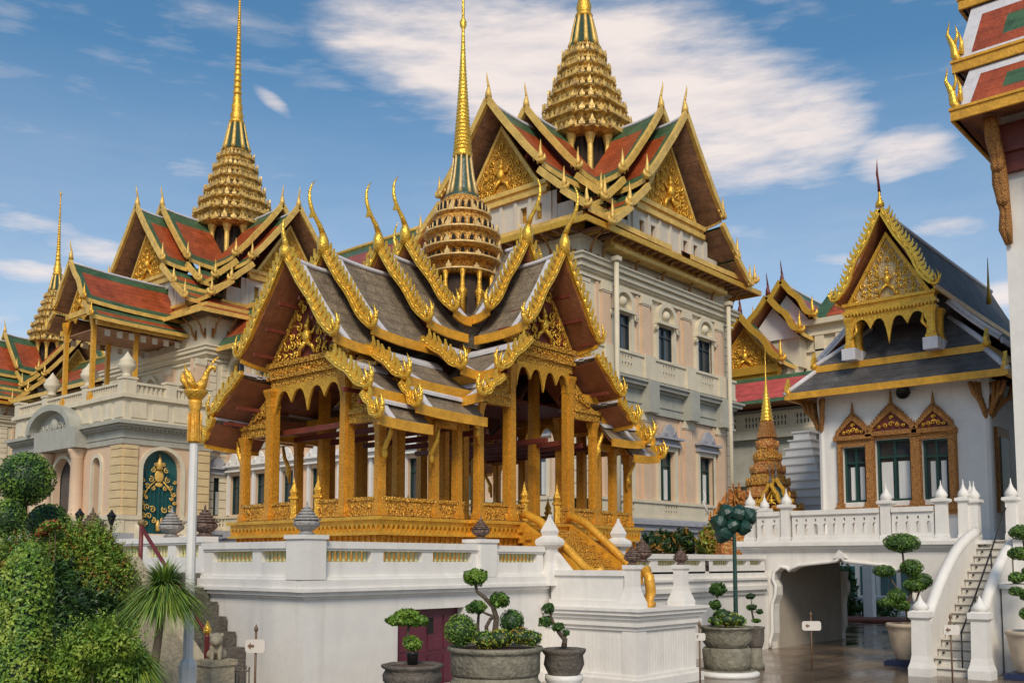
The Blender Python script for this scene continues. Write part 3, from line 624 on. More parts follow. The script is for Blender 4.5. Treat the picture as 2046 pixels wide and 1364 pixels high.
        valance(t,V,-hw*.9,hw*.9,ezb+.02,[1.0,.62,1.0,.62,1.0],.62,'gold',.05)
        # aisle beams and their little half pediments
        ao=2.34 if lg else 2.1; az=5.35 if lg else 6.0
        for sg in (1,-1):
            m=MB(); a0,a1=sorted((sg*(hw+.12),sg*(ao+.12)))
            m.fbox(V,a0,a1,az-.02,az+.16,-.1,.06); m.fbox(V,a0,a1,az+.16,az+.26,-.12,.1)
            tri=[V(sg*(hw+.12),az+.26),V(sg*ao,az+.26),V(sg*(hw+.12),az+.95)]; m.prism(tri,Vector(M(-.06,0,0))-Vector(M(0,0,0)))
            for q in range(3): scroll(m,V,(sg*(hw+.28+.2*q),az+.42+.05*(2-q)),.11,sg,q,.03)
            m.build('aisle_beam','goldd',t)
            m=MB(); a0=sg*ao                                 # long side beam
            m.fbox(lambda u,z,d:M(u,d,z),(2.3 if lg else 2.4),sp,az,az+.18,a0-.08,a0+.08); m.build('side_beam','goldp',t)
            # naga brackets on the outer pillars
            for uu in ((sp,3.45) if TI is LONG else (sp,)):
                b=MB(); b.tube([M(uu,a0+sg*.08,az-.95),M(uu,a0+sg*.12,az-.6),M(uu,a0+sg*.3,az-.32),M(uu,a0+sg*.36,az-.05)],[.03,.06,.05,.03],6); b.ell(M(uu,a0+sg*.13,az-.7),(.07,.07,.12),0,8,6); b.build('eave_bracket','gold',t)
        # ceiling
        m=MB(); m.fbox(lambda u,z,d:M(u,d,z),0,sp-.16,ezb+.15,ezb+.2,-hw*.95,hw*.95); m.build('ceiling','maroon',t)
        for k in range(5):
            u=.6+k*(sp-1.0)/4; m=MB(); m.fbox(lambda a,z,d:M(u+d,a,z),-2.3,2.3,az+.02,az+.14,-.05,.05) if lg else None
            if m.v: m.build('cross_beam','maroon',t)
    # spire
    g=dict(core='drum',col='goldb',tier=['spireo'],niche='void',bell='lotus',rib='gold',shaft='gold')
    # spire: dark drum behind small columns, five ledged storeys with niches, bell and needle
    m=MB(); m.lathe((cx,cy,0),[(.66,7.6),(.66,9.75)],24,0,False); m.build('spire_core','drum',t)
    m=MB(); m.box(cx-1.5,cx+1.5,cy-1.5,cy+1.5,7.5,8.28); m.box(cx-1.2,cx+1.2,cy-1.2,cy+1.2,8.28,8.42); m.build('spire_platform','tile',t)
    for k in range(12):
        a=2*PI*(k+.5)/12; x,y=cx+.84*math.cos(a),cy+.84*math.sin(a); m=MB()
        m.lathe((x,y,0),[(.10,8.42),(.075,9.0),(.11,9.12),(.12,9.2),(.07,9.26),(.05,9.5),(.08,9.72)],8); m.build('spire_column','gold',t)
    rings=[(.88,9.70,10.02,.86),(.98,10.02,10.33,.84),(1.0,10.33,10.76,.86),(.94,10.76,11.26,.64),(.72,11.26,11.78,.46)]
    for i,(r,z0,z1,r2) in enumerate(rings):
        m=MB(); h=z1-z0; wr=r*.86
        m.lathe((cx,cy,z0),[(r*.93,-.04),(r*1.0,.0),(r*1.03,.035),(r*.98,.07),(wr,.10),(wr*.985,h*.55),((wr*.6+r2*.4),h*.86),(r2,h+.02)],24,0,False)
        sm_=m; m=MB(); m.lathe((cx,cy,z0),[(r*1.0,.02),(r*1.06,.04),(r*1.06,.075),(r*.99,.085)],24,0,False)
        for k in range(24):
            a=2*PI*(k+.5)/24; d=(math.cos(a),math.sin(a))
            if i>0: m.tube([(cx+d[0]*wr*1.005,cy+d[1]*wr*1.005,z0+.09),(cx+d[0]*wr*1.0,cy+d[1]*wr*1.0,z0+h*.62)],.024,5)
            if k%3==1: antefix(m,(cx+d[0]*r*1.02,cy+d[1]*r*1.02,z0+.07),d,.20 if k%6==1 else .13,.13)
        lm_=m
        if i>0:
            m=sm_
            for k in range(24):
                a=2*PI*k/24; d=(math.cos(a),math.sin(a)); w=wr*.052; x=cx+d[0]*wr*.965; y=cy+d[1]*wr*.965
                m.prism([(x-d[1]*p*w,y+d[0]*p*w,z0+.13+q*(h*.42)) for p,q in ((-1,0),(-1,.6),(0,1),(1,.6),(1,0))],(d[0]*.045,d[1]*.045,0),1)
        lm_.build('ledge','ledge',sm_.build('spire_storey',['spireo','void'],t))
    m=MB(); m.lathe((cx,cy,0),[(.46,11.76),(.46,11.84),(.38,11.90),(.34,12.05),(.28,12.4),(.235,12.75),(.22,12.92)],16); b=m.build('spire_bell','bellg',t)
    m=MB()
    for k in range(10):
        a=2*PI*k/10; m.tube([(cx+math.cos(a)*r,cy+math.sin(a)*r,z) for r,z in ((.40,11.86),(.36,12.05),(.29,12.4),(.245,12.75),(.23,12.94))],[.05,.045,.035,.03,.03],5)
    m.build('bell_rib','ledge',b)
    pr=[(.26,12.92),(.27,13.0)]
    for k in range(34):
        u=k/33; z=13.0+3.2*u; r=.185*(1-u)**1.25+.045; pr+=[(r,z),(r*1.13,z+.035),(r,z+.06),(r*.9,z+.085)]
    pr+=[(.045,16.4),(.09,16.5),(.09,16.6),(.04,16.7),(.03,17.5),(.05,17.6),(.01,18.2)]
    m=MB(); m.lathe((cx,cy,0),pr,12); m.build('spire_needle','goldb',t)
    # gilded steps with naga-shaped rails on the near long side
    m=MB()
    for k in range(7):
        m.box(cx-.75,cx+.75,cy-2.86-.24*(k+1),cy-2.70,FZ-.17*(k+1)-.16,FZ-.17*(k+1))
    m.build('steps','goldd',t)
    for sg in (1,-1):
        r=MB(); pts=[(cx+sg*.86,cy-2.7,FZ+.12),(cx+sg*.86,cy-2.9,FZ+.16),(cx+sg*.86,cy-3.3,FZ-.02),(cx+sg*.86,cy-3.9,FZ-.5),(cx+sg*.86,cy-4.5,FZ-1.0),(cx+sg*.86,cy-4.8,FZ-1.15),(cx+sg*.86,cy-5.0,FZ-1.05)]
        r.tube(pts,[.04,.09,.10,.095,.095,.11,.09],8)
        r.prism([(cx+sg*.86-.07,cy-2.8,FZ),(cx+sg*.86-.07,cy-4.8,FZ-1.2),(cx+sg*.86-.07,cy-4.8,FZ-1.4),(cx+sg*.86-.07,cy-2.8,FZ-1.2)],(.14,0,0))
        r.build('stair_rail','goldp',t)
    m=MB(); x=cx-1.02
    for k in range(9):
        for j in range(5):
            m.box(x-.005,x,cy-2.85-.22*k-.09,cy-2.85-.22*k+.09,FZ-.15-.17*k-.24*j-.09,FZ-.15-.17*k-.24*j+.08)
    m.build('stair_side_panel','goldo',t)
    return t
pavilion()
# ---------------------------------------------------------------- white terrace under the pavilion
def balusters(root,P,s0,s1,z0,z1,n,gm='ceram',d=-.12,name='baluster'):
    m=MB()
    for k in range(n):
        a=s0+(s1-s0)*(k+.5)/n; w=(s1-s0)/n*.34; h=z1-z0; x,y,_=P(a,0,d)
        m.lathe((x,y,z0),[(w*.9,0),(w*.9,.08*h),(w*.5,.16*h),(w*1.0,.42*h),(w*.5,.72*h),(w*.85,.86*h),(w*.9,h)],8)
    return m.build(name,gm,root)
def parapet(root,P,s0,s1,zb,zt,openings,th=.24,gm='white',bal=True,post_gm='white'):
    """low wall with real openings filled by glazed balusters"""
    m=MB(); o=[(a,b,zb+.24*(zt-zb)/.57,zb+.62*(zt-zb)/.57*.92) for a,b in openings]
    wall_sheet(m,P,s0,s1,zb,zt-.12,o,dep=th)
    Q=lambda s,z,d=0:P(s,z,-th-d)
    wall_sheet(m,Q,s0,s1,zb,zt-.12,o,dep=.0)
    m.fbox(P,s0-.02,s1+.02,zt-.12,zt,-th-.05,.05); m.fbox(P,s0,s1,zt-.16,zt-.121,-th-.02,.02)
    for (a,b,c,d) in o: pass
    w=m.build('parapet',gm,root,fix=False)
    for (a,b,c,d) in o: balusters(root,P,a,b,c,d,max(3,int((b-a)/.115)),d=-th*.5)
    return w
def moulding(mb,P,s0,s1,prof):
    """stepped cornice: list of (z0,z1,projection)"""
    for (a,b,d) in prof: mb.fbox(P,s0-d,s1+d,a,b,-.1,d)
def terrace():
    t=thing('white_terrace','long white plastered terrace wall with balusters that carries the gilded pavilion','terrace wall',(10.03,13.3,0))
    PR=frame((10.03,13.3),1,0,0,-1); PL=frame((10.03,13.3),0,1,-1,0)
    # body with the low cellar door
    m=MB(); m.box(10.33,26.4,13.6,16.38,0,2.30); m.box(11.1,26.4,16.38,29,0,2.305); m.build('terrace_body','white',t)
    m=MB(); wall_sheet(m,PR,0,16.55,0,2.25,[(2.08,3.80,.0,1.63)],dep=.28); wall_sheet(m,PL,0,3.10,0,2.25,[],dep=.2)
    m.fbox(PL,3.1,3.12,0,2.25,-.4,0)
    m.build('wall','white',t,fix=False)
    for P,L in ((PR,6.31),(lambda s,z,d=0:PL(s,z+.004,d+.004),3.1)):
        m=MB()
        for (a,b,d) in ((1.88,1.93,.03),(1.93,2.0,.10),(2.0,2.06,.16),(2.06,2.20,.12),(2.20,2.25,.06)): m.fbox(P,(-d if P is PR else .06),L,a,b,-.05,d)
        m.fbox(P,-.05 if P is PR else .06,L,0,.22,-.05,.05)
        m.build('cornice','white',t)
    m=MB(); m.fbox(PR,2.08,2.95,0,1.63,-.24,-.18); m.fbox(PR,2.953,3.80,0,1.63,-.24,-.18)
    for a in (2.15,3.0,3.42): m.fbox(PR,a,a+.34,.15,.75,-.185,-.165); m.fbox(PR,a,a+.34,.85,1.5,-.185,-.165)
    d=m.build('cellar_door','door',t); m=MB(); m.fbox(PR,2.98,3.14,1.15,1.45,-.19,-.160); m.build('door_vent','void',d)
    parapet(t,PR,.18,4.22,2.25,2.85,[(.25,1.44),(1.72,2.68),(2.95,4.01)])
    parapet(t,PR,4.58,6.22,2.25,2.83,[(4.82,6.02)])
    parapet(t,PL,.18,3.05,2.25,2.85,[(.30,1.25),(1.50,2.75)])
    for x,y in ((10.13,13.4),(14.43,13.42)):
        m=MB(); m.box(x-.237,x+.237,y-.233,y+.233,2.207,2.88); m.box(x-.27,x+.27,y-.26,y+.26,2.88,2.95); m.build('pier','white',t)
    # posts with lotus-bud finials beside the gilded steps
    for x in (16.42,18.98):
        m=MB(); m.lathe((x,13.25,0),[(.26,2.0),(.24,2.3),(.17,2.5),(.17,2.78),(.30,2.86),(.32,2.92),(.30,2.98),(.16,3.06),(.2,3.16),(.12,3.3),(.05,3.42),(.02,3.52)],4,0,False,rot=PI/4); m.build('bud_post','white',t)
    m=MB()                                                   # swept wing beside the post
    m.prism([(16.45,13.2,2.75),(16.45,12.75,2.30),(16.45,12.5,2.22),(16.45,12.5,2.0),(16.45,13.2,2.0)],(.18,0,0)); m.build('swept_wing','white',t)
    # right-hand stretch behind the landing
    parapet(t,PR,9.2,13.0,2.2,2.70,[(9.5,10.4),(10.7,11.6),(11.9,12.8)]); parapet(t,PR,13.2,16.4,2.2,2.70,[(13.4,14.3),(14.5,15.3),(15.5,16.2)])
    m=MB()
    for (a,b,d) in ((1.60,1.72,.06),(1.72,1.84,.14),(1.84,2.0,.08),(2.0,2.06,.14)): m.fbox(PR,8.9,16.4,a,b,-.05,d)
    m.build('side_cornice','white',t)
    # landing block that projects towards the court
    B=frame((16.34,11.0),0,1,-1,0); Bf=frame((16.34,11.0),1,0,0,-1)
    m=MB(); m.box(16.34,18.60,11.0,13.32,0,1.22)
    for (a,b,d) in ((.0,.18,.12),(.18,.26,.06),(1.14,1.22,.05),(1.22,1.30,.10),(1.30,1.36,.06),(1.36,1.44,.12),(1.44,1.52,.18),(1.52,1.58,.22)): m.box(16.34-d,18.60+d,11.0-d,13.25,a+.001,b)
    m.box(16.34-.03,16.34+.32,11.0-.03,11.0+.32,0,1.22); m.build('landing_block','white',t)
    m=MB()
    for k in range(18): m.fbox(B,.42+k*.1,.42+k*.1+.05,.28,1.12,-.02,.004)
    m.build('fluting','white',t); m=MB()
    for k in range(18): m.fbox(Bf,.42+k*.1,.42+k*.1+.05,.28,1.12,-.02,.004)
    m.build('fluting','white',t)
    m=MB(); m.box(16.40,16.62,11.35,13.2,1.58,2.22); m.box(16.35,16.68,11.32,13.2,2.22,2.33); m.box(16.33,16.70,11.3,13.2,1.58,1.72)
    m.box(16.75,17.9,12.95,13.2,1.58,2.22); m.build('landing_parapet','white',t)
    for x,y in ((16.52,11.2),(18.28,11.15)):
        m=MB(); m.lathe((x,y,1.58),[(.30,0),(.30,.1),(.2,.3),(.165,.42),(.165,.74),(.21,.78),(.21,.86)],4,0,False,rot=PI/4); m.build('landing_post','white',t)
    m=MB(); m.tube([(17.0,11.25,2.35),(17.0,11.12,2.2),(17.0,11.08,1.9),(17.0,11.15,1.66),(17.0,11.05,1.6)],[.07,.11,.11,.1,.12],8); m.build('gilded_newel','goldp',t)
    # terrace edge beyond the side stairs
    PB=frame((11.0,17.9),0,1,-1,0)
    m=MB(); m.box(11.0,12.0,17.9,27,0,2.30); m.build('far_wall','white',t)
    parapet(t,PB,0,9,2.30,3.02,[(.25+1.2*k,1.15+1.2*k) for k in range(7)])
    return t
terrace()
def urn(x,y,z,s,label,gm='urn'):
    t=thing('stone_urn',label,'urn',(x,y,z),'covered stone urns on the terrace walls'); m=MB()
    m.lathe((x,y,z),[(a*s,b*s) for a,b in ((.34,0),(.40,.07),(.30,.14),(.26,.2),(.44,.30),(.60,.44),(.64,.56),(.58,.64),(.5,.68))],12,0,False); m.build('bowl',gm,t)
    m=MB(); m.lathe((x,y,z),[(a*s,b*s) for a,b in ((.66,.69),(.66,.76),(.46,.80),(.52,.84),(.50,.90),(.34,.94),(.40,.98),(.37,1.04),(.24,1.08),(.29,1.12),(.26,1.18),(.14,1.22),(.17,1.27),(.07,1.34),(.04,1.5),(.005,1.62))],12,0,False); m.build('lid',gm,t)
urn(10.13,13.4,2.95,.36,'grey covered stone urn on the terrace corner, in front of the pavilion entrance','urng')
urn(14.43,13.42,2.95,.30,'brown covered stone urn on the middle pier of the terrace wall')
urn(16.52,11.2,2.44,.27,'reddish covered urn on the near corner post of the white landing','urn')
urn(18.28,11.15,2.44,.25,'brown covered urn on the flared right post of the white landing','urn')
urn(19.0,12.6,2.5,.34,'broad reddish urn just behind the two landing posts','urn')
urn(20.2,13.4,2.70,.26,'small pale brown urn on the rear terrace wall right of the gilded steps','urn')
urn(11.1,18.1,3.02,.42,'dark brown urn right of the white lamp post, beside the pavilion plinth','urn')
urn(11.1,19.4,3.02,.42,'brown and white urn left of the white lamp post','urng')
urn(11.1,23.0,3.02,.50,'brown stone urn near the black lanterns, farthest along the left terrace edge','urn')
# ---------------------------------------------------------------- the palace: spired towers, wings, porch
PPROF=lambda k:[(0,0,3.75*k,-4.45*k),(3.65*k,-4.85*k,5.3*k,-6.2*k),(5.2*k,-6.32*k,6.75*k,-7.45*k)]
def roof_group(t,cx,cy,ku,kv,tu,tv,sides,bbw=.34):
    kk=min(ku,kv); m=MB(); zz=min(tu[0][1],tv[0][1]); m.box(cx-3.3*kk,cx+3.3*kk,cy-3.3*kk,cy+3.3*kk,19,zz-4.75*kk); m.box(cx-5.3*kk,cx+5.3*kk,cy-3.6*kk,cy+3.6*kk,19,zz-6.6*kk); m.box(cx-4.4*kk,cx+4.4*kk,cy-4.4*kk,cy+4.4*kk,19,zz-5.95*kk); m.build('roof_core','void',t)
    """crossing gables; tu / tv: lists of (gable distance, ridge height) for the X and Y arms"""
    for dx,dy,TI,k in ((-1,0,tu,ku),(1,0,tu,ku),(0,-1,tv,kv),(0,1,tv,kv)):
        if (dx,dy) not in sides: continue
        M=armf(cx,cy,dx,dy)
        for i,(s,za) in enumerate(TI):
            last=i+1==len(TI); nxt=2.3*k if last else TI[i+1][0]-.8
            lay=PPROF(k)
            if i>0: lay=lay[:2]
            roof_tier(t,M,nxt,s,za,lay,'red','green','brick','golds',bb=(bbw,0,'golds',.62*k,'golds'),bw=.75,lift=.25,sag=.12,tk=.14,fas=.26,ridge=.1,trim=None,th=.22,shape=HORN,wave=.06,skirt_sa=1.0)
            chofa(t,M,s+.05,za+.55,1.35*k,.35,.2*k,'golds')
            if i>0:
                mg=MB(); V=lambda a,z,d:M(s-1.1+d,a,z); hw=3.2*k
                mg.prism([V(-hw,za-4.1*k,0),V(hw,za-4.1*k,0),V(0,za-.3,0)],Vector(M(-.1,0,0))-Vector(M(0,0,0))); mg.build('gable_panel','maroon',t)
        s,za=TI[0]; sp=s-1.05
        pediment(t,M,sp,2.75*k,za-4.7*k,za-.75*k,.36*k,'goldd','gold','golds',.14,.15)
        V=lambda a,z,d=0:M(sp+d,a,z); m=MB()
        for (a,b,d) in ((4.7,4.95,.25),(4.95,5.15,.12),(5.15,5.4,.22)): m.fbox(V,-3.35*k,3.35*k,za-b*k,za-a*k,-.15,d)
        m.build('beam','golds',t)
        # pale attic with small windows under the beam
        m=MB(); ops=[(q*1.05*k-.22,q*1.05*k+.22,za-6.75*k,za-5.85*k) for q in (-2.5,-1.5,1.5,2.5)] if True else []
        wall_sheet(m,V,-3.9*k,3.9*k,za-7.3*k,za-5.4*k,ops,.2); m.fbox(V,-5.0*k,-3.9*k,za-7.3*k,za-6.2*k,-.5,-.02); m.fbox(V,3.9*k,5.0*k,za-7.3*k,za-6.2*k,-.5,-.02)
        for q in (-3.3,-2,-1,0,1,2,3.3): m.fbox(V,q*1.05*k-.11,q*1.05*k+.11,za-7.3*k,za-5.42*k,.0,.10)
        at=m.build('attic','stucco',t,fix=False)
        m=MB(); m.fbox(V,-3.8*k,3.8*k,za-7.2*k,za-5.5*k,-.5,-.24); m.build('attic_opening','goldd',at)
        m=MB()
        for (a,b,d) in ((7.3,7.5,.30),(7.5,7.85,.12),(7.85,8.05,.35)): m.fbox(V,-5.5*k,5.5*k,za-b*k,za-a*k,-.3,d)
        m.build('gilt_band','golds',t)
def skirt_roof(t,x0,x1,y0,y1,z0,z1,ov,ins,fld,edge,soff,fas=.24,tk=.1,steps=1):
    """hipped skirt roof round a rectangular block"""
    m=MB(); a=[(x0-ov,y0-ov,z0),(x1+ov,y0-ov,z0),(x1+ov,y1+ov,z0),(x0-ov,y1+ov,z0)]; b=[(x0+ins,y0+ins,z1),(x1-ins,y0+ins,z1),(x1-ins,y1-ins,z1),(x0+ins,y1-ins,z1)]
    for i in range(4):
        j=(i+1)%4; m.add([a[i],a[j],b[j],b[i]],[(0,1,2,3)],0)
        m.add([(p[0],p[1],p[2]-tk) for p in (a[i],a[j],b[j],b[i])],[(3,2,1,0)],1)
    m.build('eave_roof',[fld,soff],t,fix=False)
    f=MB()
    for i in range(4):
        j=(i+1)%4; p,q=a[i],a[j]; nx,ny=((0,-1),(1,0),(0,1),(-1,0))[i]
        f.add([(p[0],p[1],p[2]+.05),(q[0],q[1],q[2]+.05),(q[0],q[1],q[2]-fas),(p[0],p[1],p[2]-fas)]+[(p[0]-nx*.1,p[1]-ny*.1,p[2]+.05),(q[0]-nx*.1,q[1]-ny*.1,q[2]+.05),(q[0]-nx*.1,q[1]-ny*.1,q[2]-fas),(p[0]-nx*.1,p[1]-ny*.1,p[2]-fas)],[(0,1,2,3),(7,6,5,4),(0,4,5,1),(3,2,6,7)])
    f.build('eave_board',edge,t)
def quoin(mb,P,s0,s1,z0,z1,h=.62,d=.09,g=.05):
    z=z0
    while z<z1-.1: mb.fbox(P,s0,s1,z+g/2,min(z+h,z1)-g/2,0,d); z+=h
def small_balustrade(root,P,s0,s1,z0,z1,holes,gm='cream'):
    m=MB(); o=[]
    for c in holes:
        for k in range(5):
            a=c-.66+k*.27; o+= [(a,a+.13,z0+.28*(z1-z0),z0+.50*(z1-z0)),(a,a+.13,z0+.58*(z1-z0),z0+.80*(z1-z0))]
    wall_sheet(m,P,s0,s1,z0,z1-.14,o,.16); m.fbox(P,s0-.03,s1+.03,z1-.14,z1,-.25,.08); m.fbox(P,s0-.02,s1+.02,z0,z0+.14,-.2,.06)
    b=m.build('balustrade',gm,root,fix=False)
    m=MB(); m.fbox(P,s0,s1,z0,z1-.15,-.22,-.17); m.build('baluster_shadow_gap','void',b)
    return b
def palace_face(t,P,W,cs,zs,upper=True,quo=True,pipes=(),gate=None):
    """one classical facade. zs: base, ledge, low0, low1, frieze0, frieze1, balc0, balc1, up0, up1, corn0, corn1, top"""
    zb,zl,l0,l1,f0,f1,b0,b1,u0,u1,c0,c1,zt=zs
    ww=1.55
    m=MB(); ops=[(c-ww/2,c+ww/2,l0,l1) for c in cs]
    if upper: ops+=[(c-ww/2,c+ww/2,u0,u1) for c in cs]
    wall_sheet(m,P,0,W,0,f0,[o for o in ops if o[3]<f0],.32,0); w=m.build('ground_storey','blush',t,fix=False)
    m=MB(); wall_sheet(m,P,0,W,f0,zt,[o for o in ops if o[2]>f0],.16,0); m.build('upper_storey','cream',t,fix=False)
    # string courses
    m=MB()
    for (a,b,d) in ((zb-.5,zb-.2,.45),(zb-.2,zb,.6),(zb,zb+.12,.4)): m.fbox(P,-d,W+d,a,b,-.1,d)
    m.fbox(P,-.3,W+.3,0,zb-.5,-.1,.3); m.build('plinth','greyb',t)
    m=MB(); m.fbox(P,-.08,W+.08,f0,f1-.35,-.1,.10)
    for (a,b,d) in ((f1-.35,f1-.2,.25),(f1-.2,f1,.5),(f1,f1+.12,.62),(f0,f0+.12,.18),(f0+.45,f0+.52,.15)): m.fbox(P,-d,W+d,a,b,-.1,d)
    m.build('frieze','grey',t)
    m=MB()
    for (a,b,d) in ((c0-.32,c0-.18,.16),(c0,c0+.12,.16),(c0+.12,c0+.30,.28),(c0+.30,c0+.42,.24),(c0+.42,c1-.1,.42),(c1-.1,c1,.52),(zt-.25,zt-.1,.12)): m.fbox(P,-d,W+d,a,b,-.1,d)
    m.build('cornice','cream',t)
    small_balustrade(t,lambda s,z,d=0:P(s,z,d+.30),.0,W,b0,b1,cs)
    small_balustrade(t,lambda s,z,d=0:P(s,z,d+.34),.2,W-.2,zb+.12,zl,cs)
    # pilasters
    cents=[]
    ed=[0]+[(cs[i]+cs[i+1])/2 for i in range(len(cs)-1)]+[W]
    for i in range(1,len(ed)-1): cents.append(ed[i])
    for (c,hw) in [(c,.36) for c in cents]+[(cs[0]-1.55,.34),(cs[-1]+1.55,.34)]:
        for (z0,z1) in ((zl,f0),(b1,c0-.32)):
            m=MB(); cap=MB()
            m.fbox(P,c-hw,c+hw,z0+.02,z1-.01,0,.20); cap.fbox(P,c-hw*1.25,c+hw*1.25,z1-.42,z1-.02,0,.27); cap.fbox(P,c-hw*1.1,c+hw*1.1,z1-.5,z1-.42,0,.24); m.fbox(P,c-hw*1.2,c+hw*1.2,z0+.02,z0+.25,0,.26)
            m.fbox(P,c-hw-.42,c-hw-.22,z0+.02,z1-.05,0,.10); m.fbox(P,c+hw+.22,c+hw+.42,z0+.02,z1-.05,0,.10)
            cap.build('capital','cream',m.build('pilaster','blush',t))
        for (a,b,d0,d1) in ((b0-.02,b1+.02,.1,.46),(f0-.02,f1+.14,.05,.68)): m=MB(); m.fbox(P,c-hw*1.3,c+hw*1.3,a,b,d0,d1); m.build('pier','cream' if a>f1 else 'grey',t)
    if quo:
        
        for (a,b,c_,d_,e) in ((.02,.72,zl,f0,.62),(W-.72,W-.02,zl,f0,.62),(.02,.72,b1,c0-.33,.5),(W-.72,W-.02,b1,c0-.33,.5)): q=MB(); quoin(q,P,a,b,c_,d_,e); q.build('quoin','cream',t)
    for c in cs:
        # lower window: hood with scrolled crest
        h=MB(); h.fbox(P,c-1.02,c-.79,l0-.05,l1+.25,0,.14); h.fbox(P,c+.79,c+1.02,l0-.05,l1+.25,0,.14); h.fbox(P,c-.79,c+.79,l1+.01,l1+.25,0,.12)
        h.build('window_surround','cream',t)
        h=MB(); h.fbox(P,c-1.1,c+1.1,l1+.25,l1+.38,0,.3); h.fbox(P,c-1.2,c+1.2,l1+.62,l1+.74,0,.5); h.fbox(P,c-1.05,c+1.05,l1+.38,l1+.62,0,.22)
        a=[(c-.8,l1+.74),(c-.78,l1+.95),(c-.5,l1+1.02),(c-.36,l1+1.32),(c,l1+1.5),(c+.36,l1+1.32),(c+.5,l1+1.02),(c+.78,l1+.95),(c+.8,l1+.74)]
        h.prism([P(x,z,.08) for x,z in a],Vector(P(0,0,.22))-Vector(P(0,0,0)))
        for sg in (1,-1): scroll(h,lambda x,z,d=0:P(x,z,.3+d),(c+sg*.45,l1+.93),.17,sg,1,.05)
        h.build('window_hood','greyb',t)
        window(t,P,c,ww,l0,l1,dep=.3,mull=1,bars=1,curt=[(.18,.52)])
        if upper:
            window(t,P,c,ww,u0,u1,dep=.13,mull=1,bars=1,fm='dark')
            h=MB(); r=.95
            out=arch_outline(c,r,u1+.2,u1+.45,r*.95,16); inn=arch_outline(c,r*.72,u1+.2,u1+.45,r*.68,16)
            for k in range(len(out)-1): h.prism([P(*out[k],0),P(*out[k+1],0),P(*inn[k+1],0),P(*inn[k],0)],Vector(P(0,0,.26))-Vector(P(0,0,0)))
            h.fbox(P,c-1.05,c+1.05,u1+.06,u1+.22,0,.3); h.fbox(P,c-1.02,c-.79,u0-.02,u1+.06,0,.13); h.fbox(P,c+.79,c+1.02,u0-.02,u1+.06,0,.13)
            h.ell(P(c,u1+.62,.06),(.3,.3,.3),0,8,6); h.fbox(P,c-1.25,c+1.25,u1-.25,u1-.05,.0,.12) if False else None
            for sg in (1,-1): scroll(h,lambda x,z,d=0:P(x,z,.16+d),(c+sg*1.12,u1-.15),.17,sg,0,.06)
            h.build('arched_hood','cream',t)
    for s in pipes:
        p=MB(); p.tube([P(s,zb,.75),P(s,f0,.75),P(s,f0+.01,.75),P(s,c1+.05,.75)],.13,8); p.fbox(P,s-.2,s+.2,c1-.02,c1+.2,.55,.95)
        p.build('drain_pipe','cream',t)
def alt(P,L):
    """a face frame nudged a few millimetres so that mitred courses never share a plane"""
    return lambda s,z,d=0:P(L/2+(s-L/2)*(1+.008/L),z+.004,d+(.004 if d>=0 else 0))
def eave_brackets(t,P,ss,z,gm='wood'):
    for s in ss:
        m=MB(); m.tube([P(s,z-1.5,.08),P(s,z-1.25,.3),P(s,z-.75,.45),P(s,z-.35,.8),P(s,z-.12,1.15)],[.05,.1,.07,.06,.05],6)
        m.fbox(P,s-.09,s+.09,z-1.6,z-.9,0,.1); m.build('eave_bracket',gm,t)
def rafters(t,P,s0,s1,z,n,d0=.5,d1=1.3):
    m=MB()
    for k in range(n):
        s=s0+(s1-s0)*k/(n-1); m.fbox(P,s-.07,s+.07,z-.22,z-.06,.0,d1)
    m.build('rafter','brick',t)
SPM=dict(core='drum',col='golds',tier=['spireg'],niche='drum',bell='bellg',rib='golds',shaft='gold')
ZE=(4.66,5.75,5.84,8.57,10.45,12.0,12.25,13.5,13.55,15.5,17.1,17.85,19.0)
def east_tower():
    cx,cy=46,34.3; x0,y0=38.43,28.97; W=15.2; D=10.66
    t=thing('palace_tower','largest cream palace tower with a fat tiered spire, behind the gilded pavilion','palace tower',(cx,cy,0),'spired palace towers')
    m=MB(); m.box(x0+.5,x0+W-.5,y0+.5,y0+D-.5,0,20.2); m.build('core','cream',t)
    PR=frame((x0,y0),1,0,0,-1); PL=frame((x0,y0+D),0,-1,-1,0); PB=frame((x0+W,y0),0,1,1,0); PK=frame((x0+W,y0+D),-1,0,0,1)
    palace_face(t,PR,W,[3.5,7.72,11.95],ZE,pipes=(2.05,13.7))
    palace_face(t,alt(PL,D),D,[2.9,7.7],ZE)
    m=MB()
    for P,L in ((PB,D),(PK,W)): m.fbox(P,0,L,0,19,-.6,0)
    m.build('rear_wall','cream',t)
    eave_brackets(t,PR,[.35,1.4,4.4,7.0,9.9,12.4,14.8],19.05); eave_brackets(t,PL,[D-.35,D-1.6,D-4.4,D-7],19.05)
    rafters(t,PR,0,W,19.1,22); rafters(t,PL,0,D,19.1,15)
    skirt_roof(t,x0,x0+W,y0,y0+D,19.15,20.0,1.45,.3,'red','gold','brick')
    skirt_roof(t,x0+.7,x0+W-.7,y0+.7,y0+D-.7,19.72,20.55,1.35,.4,'red','golds','brick')
    roof_group(t,cx,cy,.97,1.06,[(8.55,26.85),(5.4,27.5)],[(6.9,26.95),(5.35,27.7)],((-1,0),(0,-1),(1,0),(0,1)))
    spire(t,(cx,cy),(2.15,23.6,27.4,12),[(2.70,27.35),(2.56,28.35),(2.28,29.3),(1.98,30.2),(1.70,31.05),(1.45,31.9),(1.22,32.75),(.90,33.6)],
          [(.85,33.6),(.74,33.95),(.62,34.7),(.5,35.3),(.46,35.5)],[(.50,35.5),(.42,35.9),(.30,36.8),(.22,38.2),(.12,41.5),(.06,45)],SPM,per=5)
    return t
ET=east_tower()
dup(ET,(46,105.5,0),'farthest, smallest palace tower at the left edge, with a thin gold spire',scale=.94)
